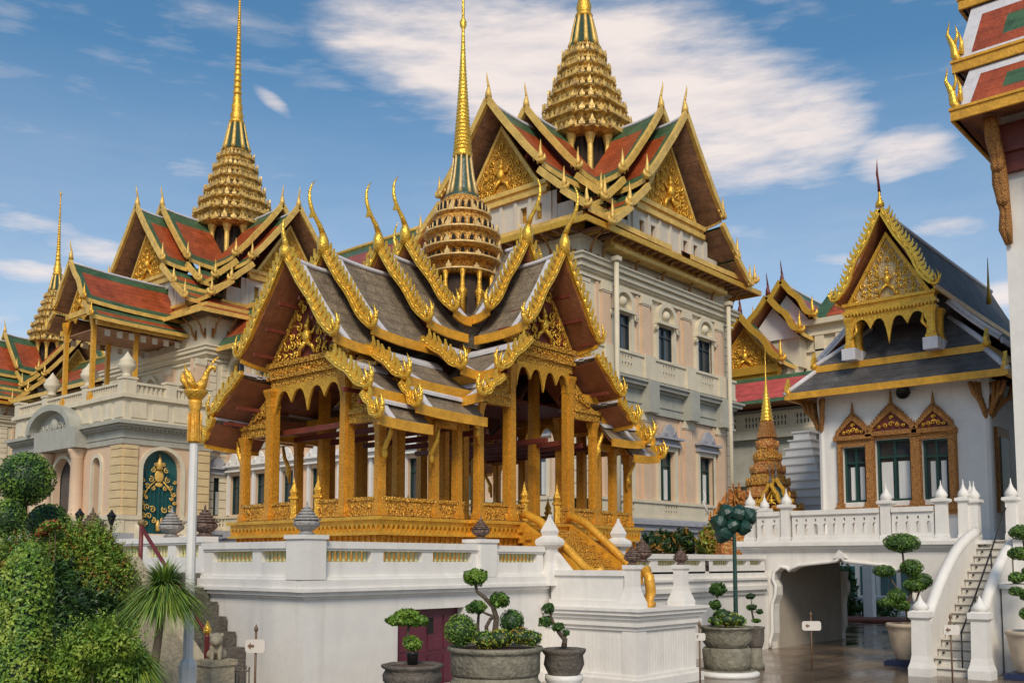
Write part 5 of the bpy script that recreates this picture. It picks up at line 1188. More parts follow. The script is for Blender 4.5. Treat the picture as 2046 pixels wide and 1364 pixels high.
def passage():
    t=thing('arched_passage_terrace','white chapel terrace with a scalloped drive-through arch and pierced balustrade','terrace',(XP,11,0))
    y0,y1=7.72,14.1; P=frame((XP,y1),0,-1,-1,0); L=y1-y0; s=lambda y:y1-y
    # scalloped opening outline
    a,b=s(13.12),s(9.06); c=(a+b)/2
    half=[(0,2.62),(.12,2.50),(.3,2.47),(.8,2.42),(1.2,2.38),(1.42,2.30),(1.5,2.22),(1.56,2.30),(1.75,2.34),(1.95,2.20),(2.0,1.98),(1.92,1.80),(1.93,1.55),(2.03,1.3),(2.05,1.1),(2.05,.45),(2.13,.2),(2.13,.0)]
    m=MB()
    for sg in (1,-1):
        for k in range(len(half)-1):
            (p,q),(u,w)=half[k],half[k+1]
            m.poly([P(c+sg*p,q,-.0),P(c+sg*u,w,-.0),P(c+sg*u*1.0,w,-.37),P(c+sg*p,q,-.37)])
    # face above and beside the opening
    def strip(sg):
        for k in range(9):
            (p,q),(u,w)=half[k],half[k+1]; m.poly([P(c+sg*p,q),P(c+sg*u,w),P(c+sg*u,2.95),P(c+sg*p,2.95)])
        e=(L-c) if sg>0 else c
        for k in range(9,len(half)-1):
            (p,q),(u,w)=half[k],half[k+1]; m.poly([P(c+sg*p,q),P(c+sg*u,w),P(c+sg*e,w),P(c+sg*e,q)])
        (p,q)=half[9]; m.poly([P(c+sg*p,q),P(c+sg*p,2.95),P(c+sg*e,2.95),P(c+sg*e,q)])
    strip(1); strip(-1); w=m.build('front_wall','white',t,fix=False)
    m=MB()                                                   # raised moulding that follows the scallops
    for sg in (1,-1): m.tube([P(c+sg*p*1.015,q+.03,.03) for p,q in half],.055,6)
    m.prism([P(c-.2,2.60,.0),P(c,2.86,.0),P(c+.2,2.60,.0)],Vector(P(0,0,.09))-Vector(P(0,0,0))); m.build('arch_moulding','white',t)
    
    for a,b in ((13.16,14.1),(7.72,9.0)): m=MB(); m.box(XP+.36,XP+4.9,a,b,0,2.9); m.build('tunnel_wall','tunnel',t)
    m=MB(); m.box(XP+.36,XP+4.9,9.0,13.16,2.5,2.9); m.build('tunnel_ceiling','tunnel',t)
    m=MB(); Pk=lambda s_,z,d=0:P(s_,z,-4.9-d)                 # scallops at the far end
    for sg in (1,-1):
        for k in range(9,len(half)-1):
            (p,q),(u,w)=half[k],half[k+1]; m.prism([Pk(c+sg*(p-.05),q),Pk(c+sg*(u-.05),w),Pk(c+sg*2.25,w),Pk(c+sg*2.25,q)],Vector(Pk(0,0,.3))-Vector(Pk(0,0,0)))
    m.build('far_arch','whiteb',t)
    m=MB(); m.box(XP+.0,XP+12,7.2,14.1,2.95,3.05); m.build('deck','white',t)
    m=MB()
    for (z0,z1,d) in ((2.80,2.87,.05),(2.87,2.95,.12),(2.951,3.05,.2),(3.05,3.11,.12)): m.fbox(P,-d,L+.02,z0,z1,-.02,d)
    m.build('cornice','white',t)
    pierced_rail(t,P,s(13.6),s(12.87),3.11,3.96); pierced_rail(t,P,s(12.5),s(9.98),3.11,3.96); pierced_rail(t,P,s(9.65),s(8.55),3.11,3.96)
    for y in (13.85,12.70,9.81,8.38): bud_post(t,XP+.08,y,3.05,4.02,.27)
    for x,y in ((XP+.6,7.98),(XP+1.1,7.95)): bud_post(t,x,y,3.05,4.05,.24)
    Q=frame((XP,14.1),1,0,0,1); pierced_rail(t,Q,.3,6,3.11,3.96)
    bud_post(t,XP+1.3,14.0,3.05,4.0,.25)
    return t
passage()
def stairs():
    t=thing('white_stairs','cream steps rising between curved white parapets to the chapel terrace','stairs',(22.8,7.0,0))
    y0,y1=6.62,7.50; xs=22.75; n=16; run=.27; ris=3.05/n
    m=MB()
    for k in range(n):
        m.box(xs+k*run,xs+(k+1)*run+.0,y0,y1,0 if k==0 else k*ris-.05,(k+1)*ris); m.box(xs+k*run-.03,xs+k*run+.0,y0,y1,(k+1)*ris-.045,(k+1)*ris+.003)
    m.box(xs+n*run,xs+n*run+2.5,y0-.6,y1+.2,2.6,3.05); m.build('flight','step',t)
    m=MB()
    for k in range(n): m.box(xs+k*run-.033,xs+k*run-.031,y0,y1,(k+1)*ris-.052,(k+1)*ris-.03)
    m.build('nosing','stoned',t)
    for k in range(1,n,1): m=MB(); m.box(xs+k*run-.045,xs+k*run-.034,y1-.15,y1-.10,k*ris+.06,k*ris+.11); m.build('step_light','black',t)
    def par(yy,th,gm='white'):
        m=MB(); top=[]
        N=18
        for k in range(N+1):
            u=k/N; x=xs-.1+u*4.3; z=1.02+2.35*(u+.13*math.sin(PI*u))+.12*math.sin(PI*u); top.append((x,z))
        for k in range(N):
            (a,b),(c,d)=top[k],top[k+1]
            m.prism([(a,yy,0),(c,yy,0),(c,yy,d-.16),(a,yy,b-.16)],(0,th,0))
        m.tube([(a,yy+th/2,b-.1) for a,b in top],th*.62,8); m.build('stair_parapet',gm,t)
    par(7.52,.22); par(6.40,.2)
    for (x,y) in ((22.5,7.6),(22.72,6.42)):
        m=MB(); a=.31*.7071
        m.lathe((x,y,0),[(a*1.5,0),(a*1.5,.18),(a*1.25,.3),(a*1.08,.45),(a,1.22),(a*1.35,1.28),(a*1.35,1.4),(a*.8,1.44)],4,0,False,rot=PI/4); m.lathe((x,y,1.43),[(.14,0),(.19,.06),(.14,.13),(.06,.22),(.01,.34)],10); m.build('stair_post','white',t)
    # handrail in the middle right
    m=MB(); pts=[(xs+.1,6.86,.95),(xs+1.2,6.86,1.72),(xs+2.6,6.86,2.75),(xs+4.1,6.86,3.9)]; m.tube(pts,.022,6)
    for (x,y,z) in pts: m.tube([(x,y,z-.95),(x,y,z)],.018,6)
    m.build('handrail','black',t)
    m=MB(); m.box(24.2,30,5.0,6.36,0,2.0); m.box(25.3,30,5.0,6.36,2.0,3.05); m.box(25.2,30,4.9,6.39,3.05,3.2); m.box(24.1,30,4.9,6.385,1.9,2.0); m.build('flank_wall','white',t)
    for (x,y) in ((26.9,6.75),(27.3,7.75)): bud_post(t,x,y,3.05,4.0,.25)
    return t
stairs()
def near_hall():
    t=thing('white_hall','white hall corner cut by the right edge, with stacked red eaves','hall',(27.3,6.7,3.05))
    m=MB(); m.box(27.3,38,-8,6.70,3.05,15); m.build('wall','white',t)
    # eaves: front face looks along -X; two nested skirts
    for i,(xa,ye,z0,xb,yb,z1) in enumerate(((26.0,7.50,14.05,26.86,7.3,15.5),(26.85,7.66,15.72,27.66,7.4,17.6),(27.65,7.66,17.85,28.6,7.4,20))):
        m=MB()
        u=lambda p,q:(lambda a,b:((xa+(xb-xa)*b),(ye+(yb-ye)*b)-a,z0+(z1-z0)*b))(p,q)
        N=14; Lh=14
        for k in range(6):
            for j in range(40):
                a0,a1=j*.35,(j+1)*.35; b0,b1=k/6,(k+1)/6
                mi=1 if (j==0 or k==0 or k==5) else (2 if (j>=3 and k in (2,3)) else 0)
                m.add([u(a0,b0),u(a1,b0),u(a1,b1),u(a0,b1)],[(0,1,2,3)],mi)
        m.add([(xa,ye-14,z0-.12),(xa,ye,z0-.12),(xb+6,yb,z1-.3),(xb+6,ye-14,z1-.3)],[(0,1,2,3)],3)
        m.add([(xa,ye,z0-.12),(xa,ye,z0),(xb,yb,z1),(xb+8,yb,z1),(xb+8,ye,z0-.12)],[(0,1,2,3,4)],3)
        m.build('roof_tier',['red','silver','green','soffit'],t,fix=False)
        m=MB(); m.box(xa-.08,xa,ye-14,ye+.05,z0-.2,z0+.06); m.box(xa-.12,xa+.0,ye-14,ye+.08,z0+.061,z0+.13); m.box(xa,xa+8,ye,ye+.06,z0-.2,z0+.05); m.build('eave_board','goldp',t)
        m=MB()
        m.tube([(xa+.02,ye-.12,z0+.1),(xa+.02,ye-.02,z0+.3),(xa+.03,ye+.02,z0+.6),(xa+.02,ye+.16,z0+.95),(xa+.02,ye+.10,z0+1.3)],[.09,.11,.09,.045,.008],7)
        m.tube([(xa+.1,ye-.15,z0+.35),(xa+.12,ye-.16,z0+.7),(xa+.12,ye-.1,z0+1.0)],[.08,.05,.008],6); m.tube([(xa+.02,ye+.02,z0+.55),(xa+.0,ye-.1,z0+.85),(xa,ye-.06,z0+1.15)],[.06,.04,.006],6); m.build('eave_finial','goldb',t)
    for (x,y) in ((27.0,6.9),(27.0,5.9),(27.25,7.0)):
        m=MB(); m.tube([(27.22,y-.34,10.7),(27.1,y-.30,11.1),(27.15,y-.30,11.6),(26.95,y-.26,12.3),(26.9,y-.25,12.9),(26.7,y-.2,13.4),(26.5,y-.18,13.95)],[.04,.12,.09,.15,.12,.14,.12],8)
        m.ell((27.05,y-.28,11.9),(.15,.12,.22),0,8,6); m.ell((26.85,y-.24,12.75),(.16,.13,.22),0,8,6); m.build('eave_bracket','wood',t)
    m=MB(); m.box(27.12,27.3,-8,6.8,12.6,13.1); m.box(27.0,27.3,-8,6.9,13.1,13.85); m.build('cornice','maroon',t)
    return t
near_hall()
# ---------------------------------------------------------------- things behind the chapel terrace
def stupa():
    x,y=33.3,16.55; t=thing('gold_stupa','slim tiered model stupa with a gold needle behind the chapel balustrade','stupa',(x,y,2.5)); k=1
    m=MB(); m.lathe((x,y,2.5),[(1.5,0),(1.5,.9),(1.3,1.0),(1.3,1.7),(1.15,1.8)],36,0,False,RED); m.build('base','ornam',t)
    z=4.3; r=1.12
    for i in range(6):
        m=MB(); h=.46; m.lathe((x,y,z),[(r*.92,0),(r*1.05,.08),(r*1.05,.14),(r*.85,.2),(r*.8,h)],36,0,False,RED)
        for (a,b) in RED:
            if math.hypot(a,b)>.98: antefix(m,(x+a*r,y+b*r,z+.14),(a/math.hypot(a,b),b/math.hypot(a,b)),.2,.14)
        m.build('tier','ornam' if i%2 else 'spireo',t); z+=h; r*=.80
    m=MB(); m.lathe((x,y,z),[(.36,0),(.30,.2),(.24,.55),(.22,.6)],20,0,False,RED); m.build('bell','wood',t); z+=.6
    m=MB(); pr=[]
    for k in range(12): rr=.22*(1-k/13); pr+=[(rr,k*.13),(rr*1.15,k*.13+.05),(rr*.95,k*.13+.1)]
    pr+=[(.028,1.55),(.014,2.5),(.003,2.75)]; m.lathe((x,y,z),pr,12); m.build('needle','goldb',t)
stupa()
def kinnari_cluster():
    x,y=30.6,16.6; t=thing('flame_ornament','orange and red mosaic flame ornament left of the slim stupa','ornament',(x,y,3.0)); rnd=random.Random(3)
    m=MB(); m.lathe((x,y,2.6),[(.75,0),(.75,.6),(.6,.8),(.6,1.4)],8,0,False); m.build('base','ornam',t)
    for k in range(13):
        a=rnd.uniform(-.9,.9); z=3.9+rnd.uniform(-.2,.5); h=rnd.uniform(.5,1.0); m=MB()
        m.prism([(x+rnd.uniform(-.2,.2),y+a+p*h*.45,z+q*h*.75) for p,q in FLAME],(.12,0,0)); m.build('flame','ornam',t)
    m=MB(); m.tube([(x,y+.9,4.2),(x-.1,y+1.05,4.6),(x-.1,y+.95,4.8),(x-.1,y+1.05,5.0)],[.05,.05,.03,.01],6); m.build('white_neck','whiteb',t)
kinnari_cluster()
def shrine():
    x,y=29.6,14.6; t=thing('small_shrine','small golden gabled shrine with two dark curved horns left of the chapel wall','shrine',(x,y,3.05))
    M=armf(x+.6,y-.05,-1,0)
    m=MB(); m.box(x+.1,x+1.4,y-.4,y+.4,2.9,4.2); m.build('body','goldd',t)
    for i,(s,za) in enumerate(((.75,4.95),(.35,5.15))):
        roof_tier(t,M,0,s,za,[(0,0,.38,-.62)],'green','green','soffit','gold',bb=(.1,0,'gold',.16,'gold'),lift=.05,tk=.04,fas=.07,th=.08)
        chofa(t,M,s,za+.1,.62,.25,.07,'stoned')
    pediment(t,M,.62,.34,4.33,4.85,.1,'maroon','goldb','gold',.04,.06)
shrine()
def plinth_steps():
    x,y=36.0,16.3; t=thing('stepped_plinth','white plaster stepped monument base tapering upwards, between the slim stupa and the chapel','plinth',(x,y,0)); m=MB()
    for k in range(11):
        r=1.5-.118*k; m.box(x-r,x+r,y-r,y+r,4.0+.32*k,4.0+.32*(k+1)-.05); m.box(x-r-.06,x+r+.06,y-r-.06,y+r+.06,4.0+.32*(k+1)-.05,4.0+.32*(k+1))
    m.box(x-.75,x+.75,y-.75,y+.75,0,4.0); m.build('tiers','whiteb',t)
plinth_steps()
def annexe():
    xw=66.5; yc=33.0; t=thing('palace_annexe','far annexe with three nested gold gables and a rose skirt roof','annexe',(xw,yc,0))
    M=armf(xw,34.4,-1,0)
    # front low gable, white middle gable, high rear gable
    roof_tier(t,M,-1.2,1.2,20.5,[(0,0,3.2,-3.6)],'red','green','soffit','golds',bb=(.42,0,'gold',.8,'gold'),bw=.5,lift=.1,tk=.14,fas=.25,th=.3,shape=HORN)
    pediment(t,M,.5,2.7,16.9,20.0,.34,'goldd','goldb','gold',.12,.3); chofa(t,M,1.2,21.0,1.6,.5,.2,'maroon')
    V=lambda a,z,d=0:M(.5+d,a,z); m=MB(); m.fbox(V,-2.7,2.7,16.3,16.9,-.4,.3); m.fbox(V,-2.6,2.6,15.95,16.3,-.4,.1); m.build('beam','gold',t)
    M2=armf(xw+2.0,33.2,-1,0); roof_tier(t,M2,-2.0,1.0,22.2,[(0,0,2.5,-2.9)],'red','green','soffit','golds',bb=(.42,0,'gold',.8,'gold'),bw=.5,lift=.1,tk=.14,fas=.25,th=.3,shape=HORN)
    m=MB(); m.prism([M2(.3,-2.1,19.2),M2(.3,2.1,19.2),M2(.3,0,21.7)],Vector(M2(-.3,0,0))-Vector(M2(0,0,0))); m.build('gable_wall','whiteb',t); chofa(t,M2,1.0,22.7,1.6,.5,.2,'maroon')
    M3=armf(xw+3.4,32.7,-1,0); roof_tier(t,M3,-11,1.0,23.4,[(0,0,2.4,-2.9)],'red','green','soffit','golds',bb=(.42,0,'gold',.8,'gold'),bw=.8,lift=.3,tk=.14,fas=.25,th=.3,shape=HORN,ridge=.12)
    m=MB(); m.prism([M3(.3,-2.0,20.4),M3(.3,2.0,20.4),M3(.3,0,22.9)],Vector(M3(-.3,0,0))-Vector(M3(0,0,0))); m.build('gable_wall','whiteb',t); chofa(t,M3,1.0,23.8,1.7,.5,.2,'maroon')
    m=MB(); m.box(xw+.2,xw+4.5,31.4,38.5,13.5,17.0); m.box(xw+1.9,xw+4.6,31.2,36.0,17.0,19.3); m.build('gable_body','cream',t)
    # rear wing with a red and green roof running to the right
    m=MB(); P=frame((xw+3,32.6),0,-1,-1,0)
    m.box(xw+3.2,xw+12,24,32.6,0,20.6); m.build('rear_block','cream',t)
    m=MB()
    for (a,b,d) in ((20.2,20.6,.5),(19.4,19.6,.25),(18.2,18.35,.2),(15.6,15.9,.3)): m.box(xw+3.2-d,xw+12,24-d,32.6+d,a,b)
    for k in range(5): m.box(xw+3.0,xw+3.2,25+1.6*k,25.7+1.6*k,15.9,19.4)
    m.build('cornice','cream',t)
    m=MB()
    q=[(xw+3.4,24,20.6),(xw+3.4,31.0,20.6),(xw+5.6,30.2,23.2),(xw+5.6,24,23.2)]
    m.poly(q,0); m.poly([(xw+3.38,24,20.62),(xw+3.38,31.0,20.62),(xw+3.55,30.95,20.85),(xw+3.55,24,20.85)],1); m.poly([(xw+5.3,24,22.9),(xw+5.3,30.3,22.9),(xw+5.6,30.2,23.25),(xw+5.6,24,23.25)],1); m.poly([(xw+3.36,29.9,20.63),(xw+3.36,31.1,20.63),(xw+5.6,30.3,23.26),(xw+5.6,29.2,23.26)],1); m.build('roof','red',t,fix=False) if False else m.build('roof',['red','green'],t,fix=False)
    # rose skirt roof, green edged, over a balustraded wall
    m=MB(); 
    for (xa,za,xb,zb,mi) in ((xw-3.2,13.7,xw-2.9,14.0,1),(xw-2.9,14.0,xw-1.4,15.6,0),(xw-1.4,15.6,xw-1.1,15.95,1)): m.poly([(xa,28,za),(xa,39,za),(xb,39,zb),(xb,28,zb)],mi)
    m.poly([(xw-3.2,28,13.7),(xw-3.2,39,13.7),(xw+3,39,13.7),(xw+3,28,13.7)],2); m.build('skirt_roof',['pink','green','soffit'],t,fix=False)
    m=MB(); m.box(xw-.9,xw+9,28,39,0,13.59); m.build('wall','grey',t)
    Pw=frame((xw-1.2,39),0,-1,-1,0); small_balustrade(t,Pw,0,11,11.9,13.3,[1.5,3.5,5.5,7.5,9.5])
    m=MB(); m.box(xw-1.4,xw-.9,28,39,11.4,11.9); m.box(xw-1.3,xw-.9,28,39,8.0,8.3); m.build('string_course','grey',t)
annexe()
# ---------------------------------------------------------------- plants
def px(D,x): 
    l=(x-1023)/1967*D; a=R(HEAD); return (D*math.cos(a)+l*math.sin(a), D*math.sin(a)-l*math.cos(a))
def pz(D,y): return 2.5+(1122-y)/1967*D
def leaf(mb,p,n,s,mi,asp=.5,rnd=random):
    n=Vector(n).normalized(); a=n.cross(Vector((rnd.uniform(-1,1),rnd.uniform(-1,1),rnd.uniform(-1,1)))).normalized(); b=n.cross(a)
    p=Vector(p); mb.add([p-a*s,p+b*s*asp+n*s*.12,p+a*s,p-b*s*asp+n*s*.12],[(0,1,2,3)],mi)
def crown(mb,c,r,n,s,mats,rnd,shell=.75,jit=.35,asp=.5,lobes=0,flat=0):
    """leaves spread over (and some inside) an ellipsoid, with lumpy outline"""
    c=Vector(c); ph=[rnd.uniform(0,6.28) for _ in range(6)]
    for _ in range(n):
        z=rnd.uniform(-1+flat,1); a=rnd.uniform(0,2*PI); q=math.sqrt(max(0,1-z*z)); d=Vector((q*math.cos(a),q*math.sin(a),z))
        lump=1+lobes*(math.sin(3*a+ph[0]+2*z)*.5+math.sin(5*a+ph[1])*math.cos(4*z+ph[2])*.5)
        k=(rnd.random()**(1/3) if rnd.random()>shell else rnd.uniform(.93,1.03))*lump
        p=c+Vector((d.x*r[0],d.y*r[1],d.z*r[2]))*k
        nn=Vector((d.x/r[0],d.y/r[1],d.z/r[2])).normalized()+Vector((rnd.gauss(0,jit),rnd.gauss(0,jit),rnd.gauss(0,jit)))
        v=mnoise.noise(p*3.2+Vector((ph[3],0,0)))+rnd.gauss(0,.25)
        i=min(len(mats)-1,max(0,int((v*.9+.5)*len(mats)))); leaf(mb,p,nn,s*rnd.uniform(.7,1.3),mats[i],asp,rnd)
MATS=['deep','mid','lite','lime','rust','yellow','dusk','blade','bladel','coral']
MI={k:i for i,k in enumerate(MATS)}
def foliage(root,mb,name='foliage'):
    return mb.build(name,MATS,root,fix=False)
def ball(root,c,r,rnd,mats=('deep','mid','mid','lite'),dens=1,s=.03,flat=0,name='crown'):
    mb=MB(); rr=r if isinstance(r,tuple) else (r,r,r)
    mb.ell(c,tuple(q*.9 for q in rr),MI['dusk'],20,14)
    n=int(dens*1.15*(rr[0]*rr[1]+rr[0]*rr[2]*2)/(s*s)*3.0)
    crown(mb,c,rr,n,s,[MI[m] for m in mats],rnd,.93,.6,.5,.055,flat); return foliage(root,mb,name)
def topiary_balls():
    rnd=random.Random(11)
    for (x,y,rp,D,label) in ((45,956,53,16,'large round clipped ball of a topiary tree, highest at the left edge'),(8,1036,39,15.6,'clipped topiary ball half out of frame at the left edge, under the large ball'),(93,1047,41,17,'clipped topiary ball beside the large one, behind coral flowers')):
        X,Y=px(D,x); z=pz(D,y); r=rp/1967*D; t=thing('topiary_tree',label,'topiary',(X,Y,0),'round clipped topiary trees at the left')
        ball(t,(X,Y,z),r,rnd,s=.028,dens=1.2); m=MB(); m.tube([(X+.1,Y,0),(X+.05,Y+.03,z*.5),(X,Y,z-r*.8)],[.06,.05,.04],8); m.build('trunk','bark',t)
topiary_balls()
def shrub(name,label,D,spots,n,s,mats,rnd,stems=6,cat='shrub',asp=.45,lob=.3,group=None,sprig=3.0):
    X,Y=px(D,spots[0][0]); t=thing(name,label,cat,(X,Y,0),group); mb=MB(); sm=MB()
    for (x,y,rx,rz,dd) in spots:
        a,b=px(D+dd,x); z=pz(D+dd,y); k=(D+dd)/1967
        crown(mb,(a,b,z),(rx*k,rx*k*.8,rz*k),int(n*rx*rz/2500),s,[MI[m] for m in mats],rnd,.45,.8,asp,lob)
        for q in range(stems):
            e=(a+rnd.uniform(-.5,.5)*rx*k,b+rnd.uniform(-.4,.4)*rx*k,z+rnd.uniform(-.3,.6)*rz*k); sm.tube([(a+rnd.uniform(-.2,.2),b+rnd.uniform(-.2,.2),0),((a+e[0])/2+.03,(b+e[1])/2,z*.5),e],[.02,.014,.006],5)
        for q in range(int(sprig*rx*rz/100)):
            d=Vector((rnd.gauss(0,.6),rnd.gauss(0,.6),abs(rnd.gauss(.5,.6)))).normalized(); p0=Vector((a+d.x*rx*k*.75,b+d.y*rx*k*.6,z+d.z*rz*k*.75)); up=(d+Vector((0,0,.8))).normalized(); L=rnd.uniform(.12,.34); mi=MI[rnd.choice(mats)]
            for j in range(13):
                u=j/12; pp=p0+up*L*u+Vector((rnd.gauss(0,.016),rnd.gauss(0,.016),rnd.gauss(0,.01)))*(1.5-u); leaf(mb,pp,(rnd.gauss(0,.6),rnd.gauss(0,.6),.6),s*rnd.uniform(.8,1.4)*(1.15-.6*u),mi,.38,rnd)
    foliage(t,mb); sm.build('stem','bark',t); return t
rnd=random.Random(5)
LV=('lite','lime','mid','rust','lite','mid')
shrub('mixed_shrub','bushy olive and rust coloured shrub in front of the left topiary balls',13.4,[(40,1130,52,50,0),(120,1118,45,45,.3),(150,1095,40,45,.4)],3000,.03,LV,rnd,8,sprig=5)
shrub('mixed_shrub','yellow green feathery shrub below the porch, left of the maroon handrail',13.8,[(190,1105,38,50,0),(222,1150,42,58,.1),(175,1170,50,70,.2),(243,1185,34,60,.3)],3000,.028,('lite','lime','lime','mid','rust','lite'),rnd,8,sprig=5)
shrub('dark_shrub','dark leafy shrub between the clipped column and the grass tree',12.8,[(150,1240,65,60,0),(215,1250,55,50,.3),(128,1270,30,95,.2),(118,1175,34,45,.2),(20,1240,40,90,.9)],2200,.05,('dusk','dusk','deep','deep'),rnd,8,sprig=1.5)
shrub('low_shrub','low bright green shrub spilling forward at the bottom left',10.8,[(215,1290,60,38,0),(165,1325,50,45,.1),(250,1325,50,40,.2)],3200,.03,('mid','lite','lite','lime'),rnd,5,sprig=4)
shrub('coral_flowers','cluster of coral coloured flowers in front of the clipped topiary ball',13.4,[(100,1048,18,9,0),(85,1062,14,8,.1)],6000,.028,('coral','rust','coral','lite'),rnd,2,'flowers',sprig=0)
def column_hedge():
    X,Y=px(11,57); t=thing('columnar_hedge','tall narrow clipped green column at the bottom left','hedge',(X,Y,0)); r=random.Random(2); mb=MB(); z1=pz(11,1085)
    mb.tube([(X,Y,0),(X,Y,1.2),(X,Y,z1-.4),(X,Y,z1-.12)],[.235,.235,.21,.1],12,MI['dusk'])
    for _ in range(11000):
        a=r.uniform(0,2*PI); z=r.uniform(0,z1); k=.262*(1 if z<z1-.55 else math.sqrt(max(.02,1-((z-z1+.55)/.58)**2)))*r.uniform(.9,1.08); p=(X+k*math.cos(a),Y+k*math.sin(a),z)
        v=mnoise.noise(Vector(p)*5)+r.gauss(0,.3); i=('mid','lite','lite','lime')[min(3,max(0,int((v+.5)*4)))]
        leaf(mb,p,(math.cos(a)+r.gauss(0,.5),math.sin(a)+r.gauss(0,.5),r.gauss(.3,.5)),.024*r.uniform(.7,1.3),MI[i],.6,r)
    foliage(t,mb)
column_hedge()
def grass_tree(x,y,D,rad,n,label,trunk=True,zb=0,down=.6):
    X,Y=px(D,x); z=pz(D,y); t=thing('grass_tree',label,'grass tree',(X,Y,0),'arching grass trees at the left'); r=random.Random(int(x)); mb=MB()
    for k in range(n):
        a=r.uniform(0,2*PI); el=math.asin(r.uniform(-.25,.99)); L=rad*r.uniform(.7,1.2); d=Vector((math.cos(a)*math.cos(el),math.sin(a)*math.cos(el),math.sin(el)))
        pts=[]; c=Vector((X,Y,z))
        for q in range(7):
            u=q/6; pts.append(c+d*L*u+Vector((0,0,-down*L*u*u*math.cos(el*.7))))
        side=Vector((-math.sin(a),math.cos(a),0)); w=.011*r.uniform(.7,1.3); mi=MI[r.choice(('blade','bladel','bladel','mid','lite','lime'))]
        o=[]
        for q,p in enumerate(pts): ww=w*(1-(q/6)**2*.95); o.append((p-side*ww,p+side*ww))
        for q in range(6): mb.add([o[q][0],o[q][1],o[q+1][1],o[q+1][0]],[(0,1,2,3)],mi)
    foliage(t,mb)
    m=MB(); m.tube([(X-.12,Y,zb),(X-.1,Y+.02,z*.5),(X,Y,z+.03)],[.075,.055,.05],8); m.build('trunk','barkl',t)
grass_tree(330,1182,13,.66,1700,'grass tree with a tall trunk and arching green blades, right of the shrubs')
grass_tree(275,1325,11.3,.48,900,'low grass tree with arching blades at the bottom, in front of the tall one',down=.7)
grass_tree(215,1350,11.0,.3,260,'smallest grass tree at the bottom edge, beside the low bright shrub',down=.7)
def bush_back(label,D,spots,mats,s,n=700,cat='shrub',nm='background_shrub'): return shrub(nm,label,D,spots,n,s,mats,rnd,2,cat)
bush_back('dark shrubs at the foot of the big palace tower, behind the landing urns',35,[(1320,1090,38,25,0),(1365,1085,30,25,1),(1290,1095,20,18,.5)],('dusk','deep','rust','dusk'),.14,1800)
bush_back('yellow flowering shrub left of the green lotus lamp',34,[(1424,1082,26,28,0),(1410,1095,20,18,.4)],('yellow','yellow','lime','rust'),.11,2600)
# ---------------------------------------------------------------- potted trees
def pot_bowl(root,x,y,z0,z1,r,gm,name='pot',n=20,prof=None,rim='dark'):
    h=z1-z0; m=MB(); p=prof or [(.72,0),(.80,.06),(.92,.3),(.97,.6),(.95,.85),(1.0,.88),(1.04,.94),(1.02,1.0),(.93,1.0),(.90,.93)]
    m.lathe((x,y,z0),[(a*r,b*h) for a,b in p],n); o=m.build(name,gm,root); s=MB(); s.lathe((x,y,z1-.09*h),[(r*.9,0),(r*.5,.04*h),(.01,.07*h)],n); s.build('soil','soil',root); return o
def bonsai(root,base,pts,rads,pads,rnd,s=.028,mats=('deep','mid','mid','lite'),gm='bark'):
    m=MB(); m.tube(pts,rads,8); tr=m.build('trunk',gm,root)
    for (c,r,link) in pads:
        b=MB(); b.tube([pts[link],tuple((Vector(pts[link])+Vector(c))/2+Vector((.02,.02,-.02))),(c[0],c[1],c[2]-r[2]*.3)],[rads[link]*.6,rads[link]*.45,.012],6); b.build('branch',gm,root)
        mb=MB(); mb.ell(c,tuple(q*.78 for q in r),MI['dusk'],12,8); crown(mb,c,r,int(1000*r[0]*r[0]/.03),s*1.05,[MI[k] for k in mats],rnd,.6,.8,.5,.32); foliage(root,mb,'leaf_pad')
def img(D): return lambda x,y,dd=0:(*px(D+dd,x),pz(D+dd,y))
def big_pot():
    D=16; x,y=px(D,990); t=thing('stone_planter','largest mossy round stone planter, with a twisting bonsai, clipped balls and yellow cushions','planter',(x,y,0)); q=img(D); r_=random.Random(8)
    pot_bowl(t,x,y,.70,1.15,.76,'stone',n=28,prof=[(.92,0),(.95,.1),(.955,.7),(.96,.8),(1.0,.83),(1.03,.92),(1.0,1.0),(.93,1.0),(.92,.9)])
    m=MB(); m.lathe((x,y,0),[(.80,0),(.80,.1),(.74,.16),(.74,.56),(.72,.60),(.69,.64),(.69,.70)],28); m.build('pedestal','stone',t)
    bonsai(t,None,[q(985,1282),q(990,1255),q(992,1232),q(985,1210),q(968,1192),q(953,1180),q(950,1165),q(955,1150)],[.06,.05,.045,.04,.034,.028,.022,.015],[(q(951,1152),(.19,.17,.12),7),(q(998,1197),(.15,.14,.11),3),(q(952,1212),(.15,.14,.09),2)],r_,.03)
    m=MB(); m.tube([q(975,1282),q(972,1250),q(980,1235),q(990,1228)],[.04,.032,.03,.03],7); m.build('trunk','bark',t)
    m=MB(); m.tube([q(958,1285,.1),q(955,1250,.1),q(957,1222,.1)],[.035,.028,.02],7); m.build('trunk','bark',t)
    ball(t,q(921,1257,-.2),.255,r_,('mid','lite','lite','mid'),.8,.022,name='clipped_ball'); ball(t,q(1023,1240,.2),.20,r_,('deep','deep','mid'),.8,.024,name='clipped_ball')
    for (a,b,r,mm) in ((968,1275,.2,('lime','yellow','lite')),(1002,1272,.2,('lime','yellow','lime')),(1040,1268,.19,('yellow','lime','rust')),(1062,1272,.17,('lime','lite','yellow')),(985,1280,.15,('yellow','lime'))): ball(t,q(a,b,-.25),(r,r,r*.72),r_,mm,.5,.026,name='cushion_plant')
big_pot()
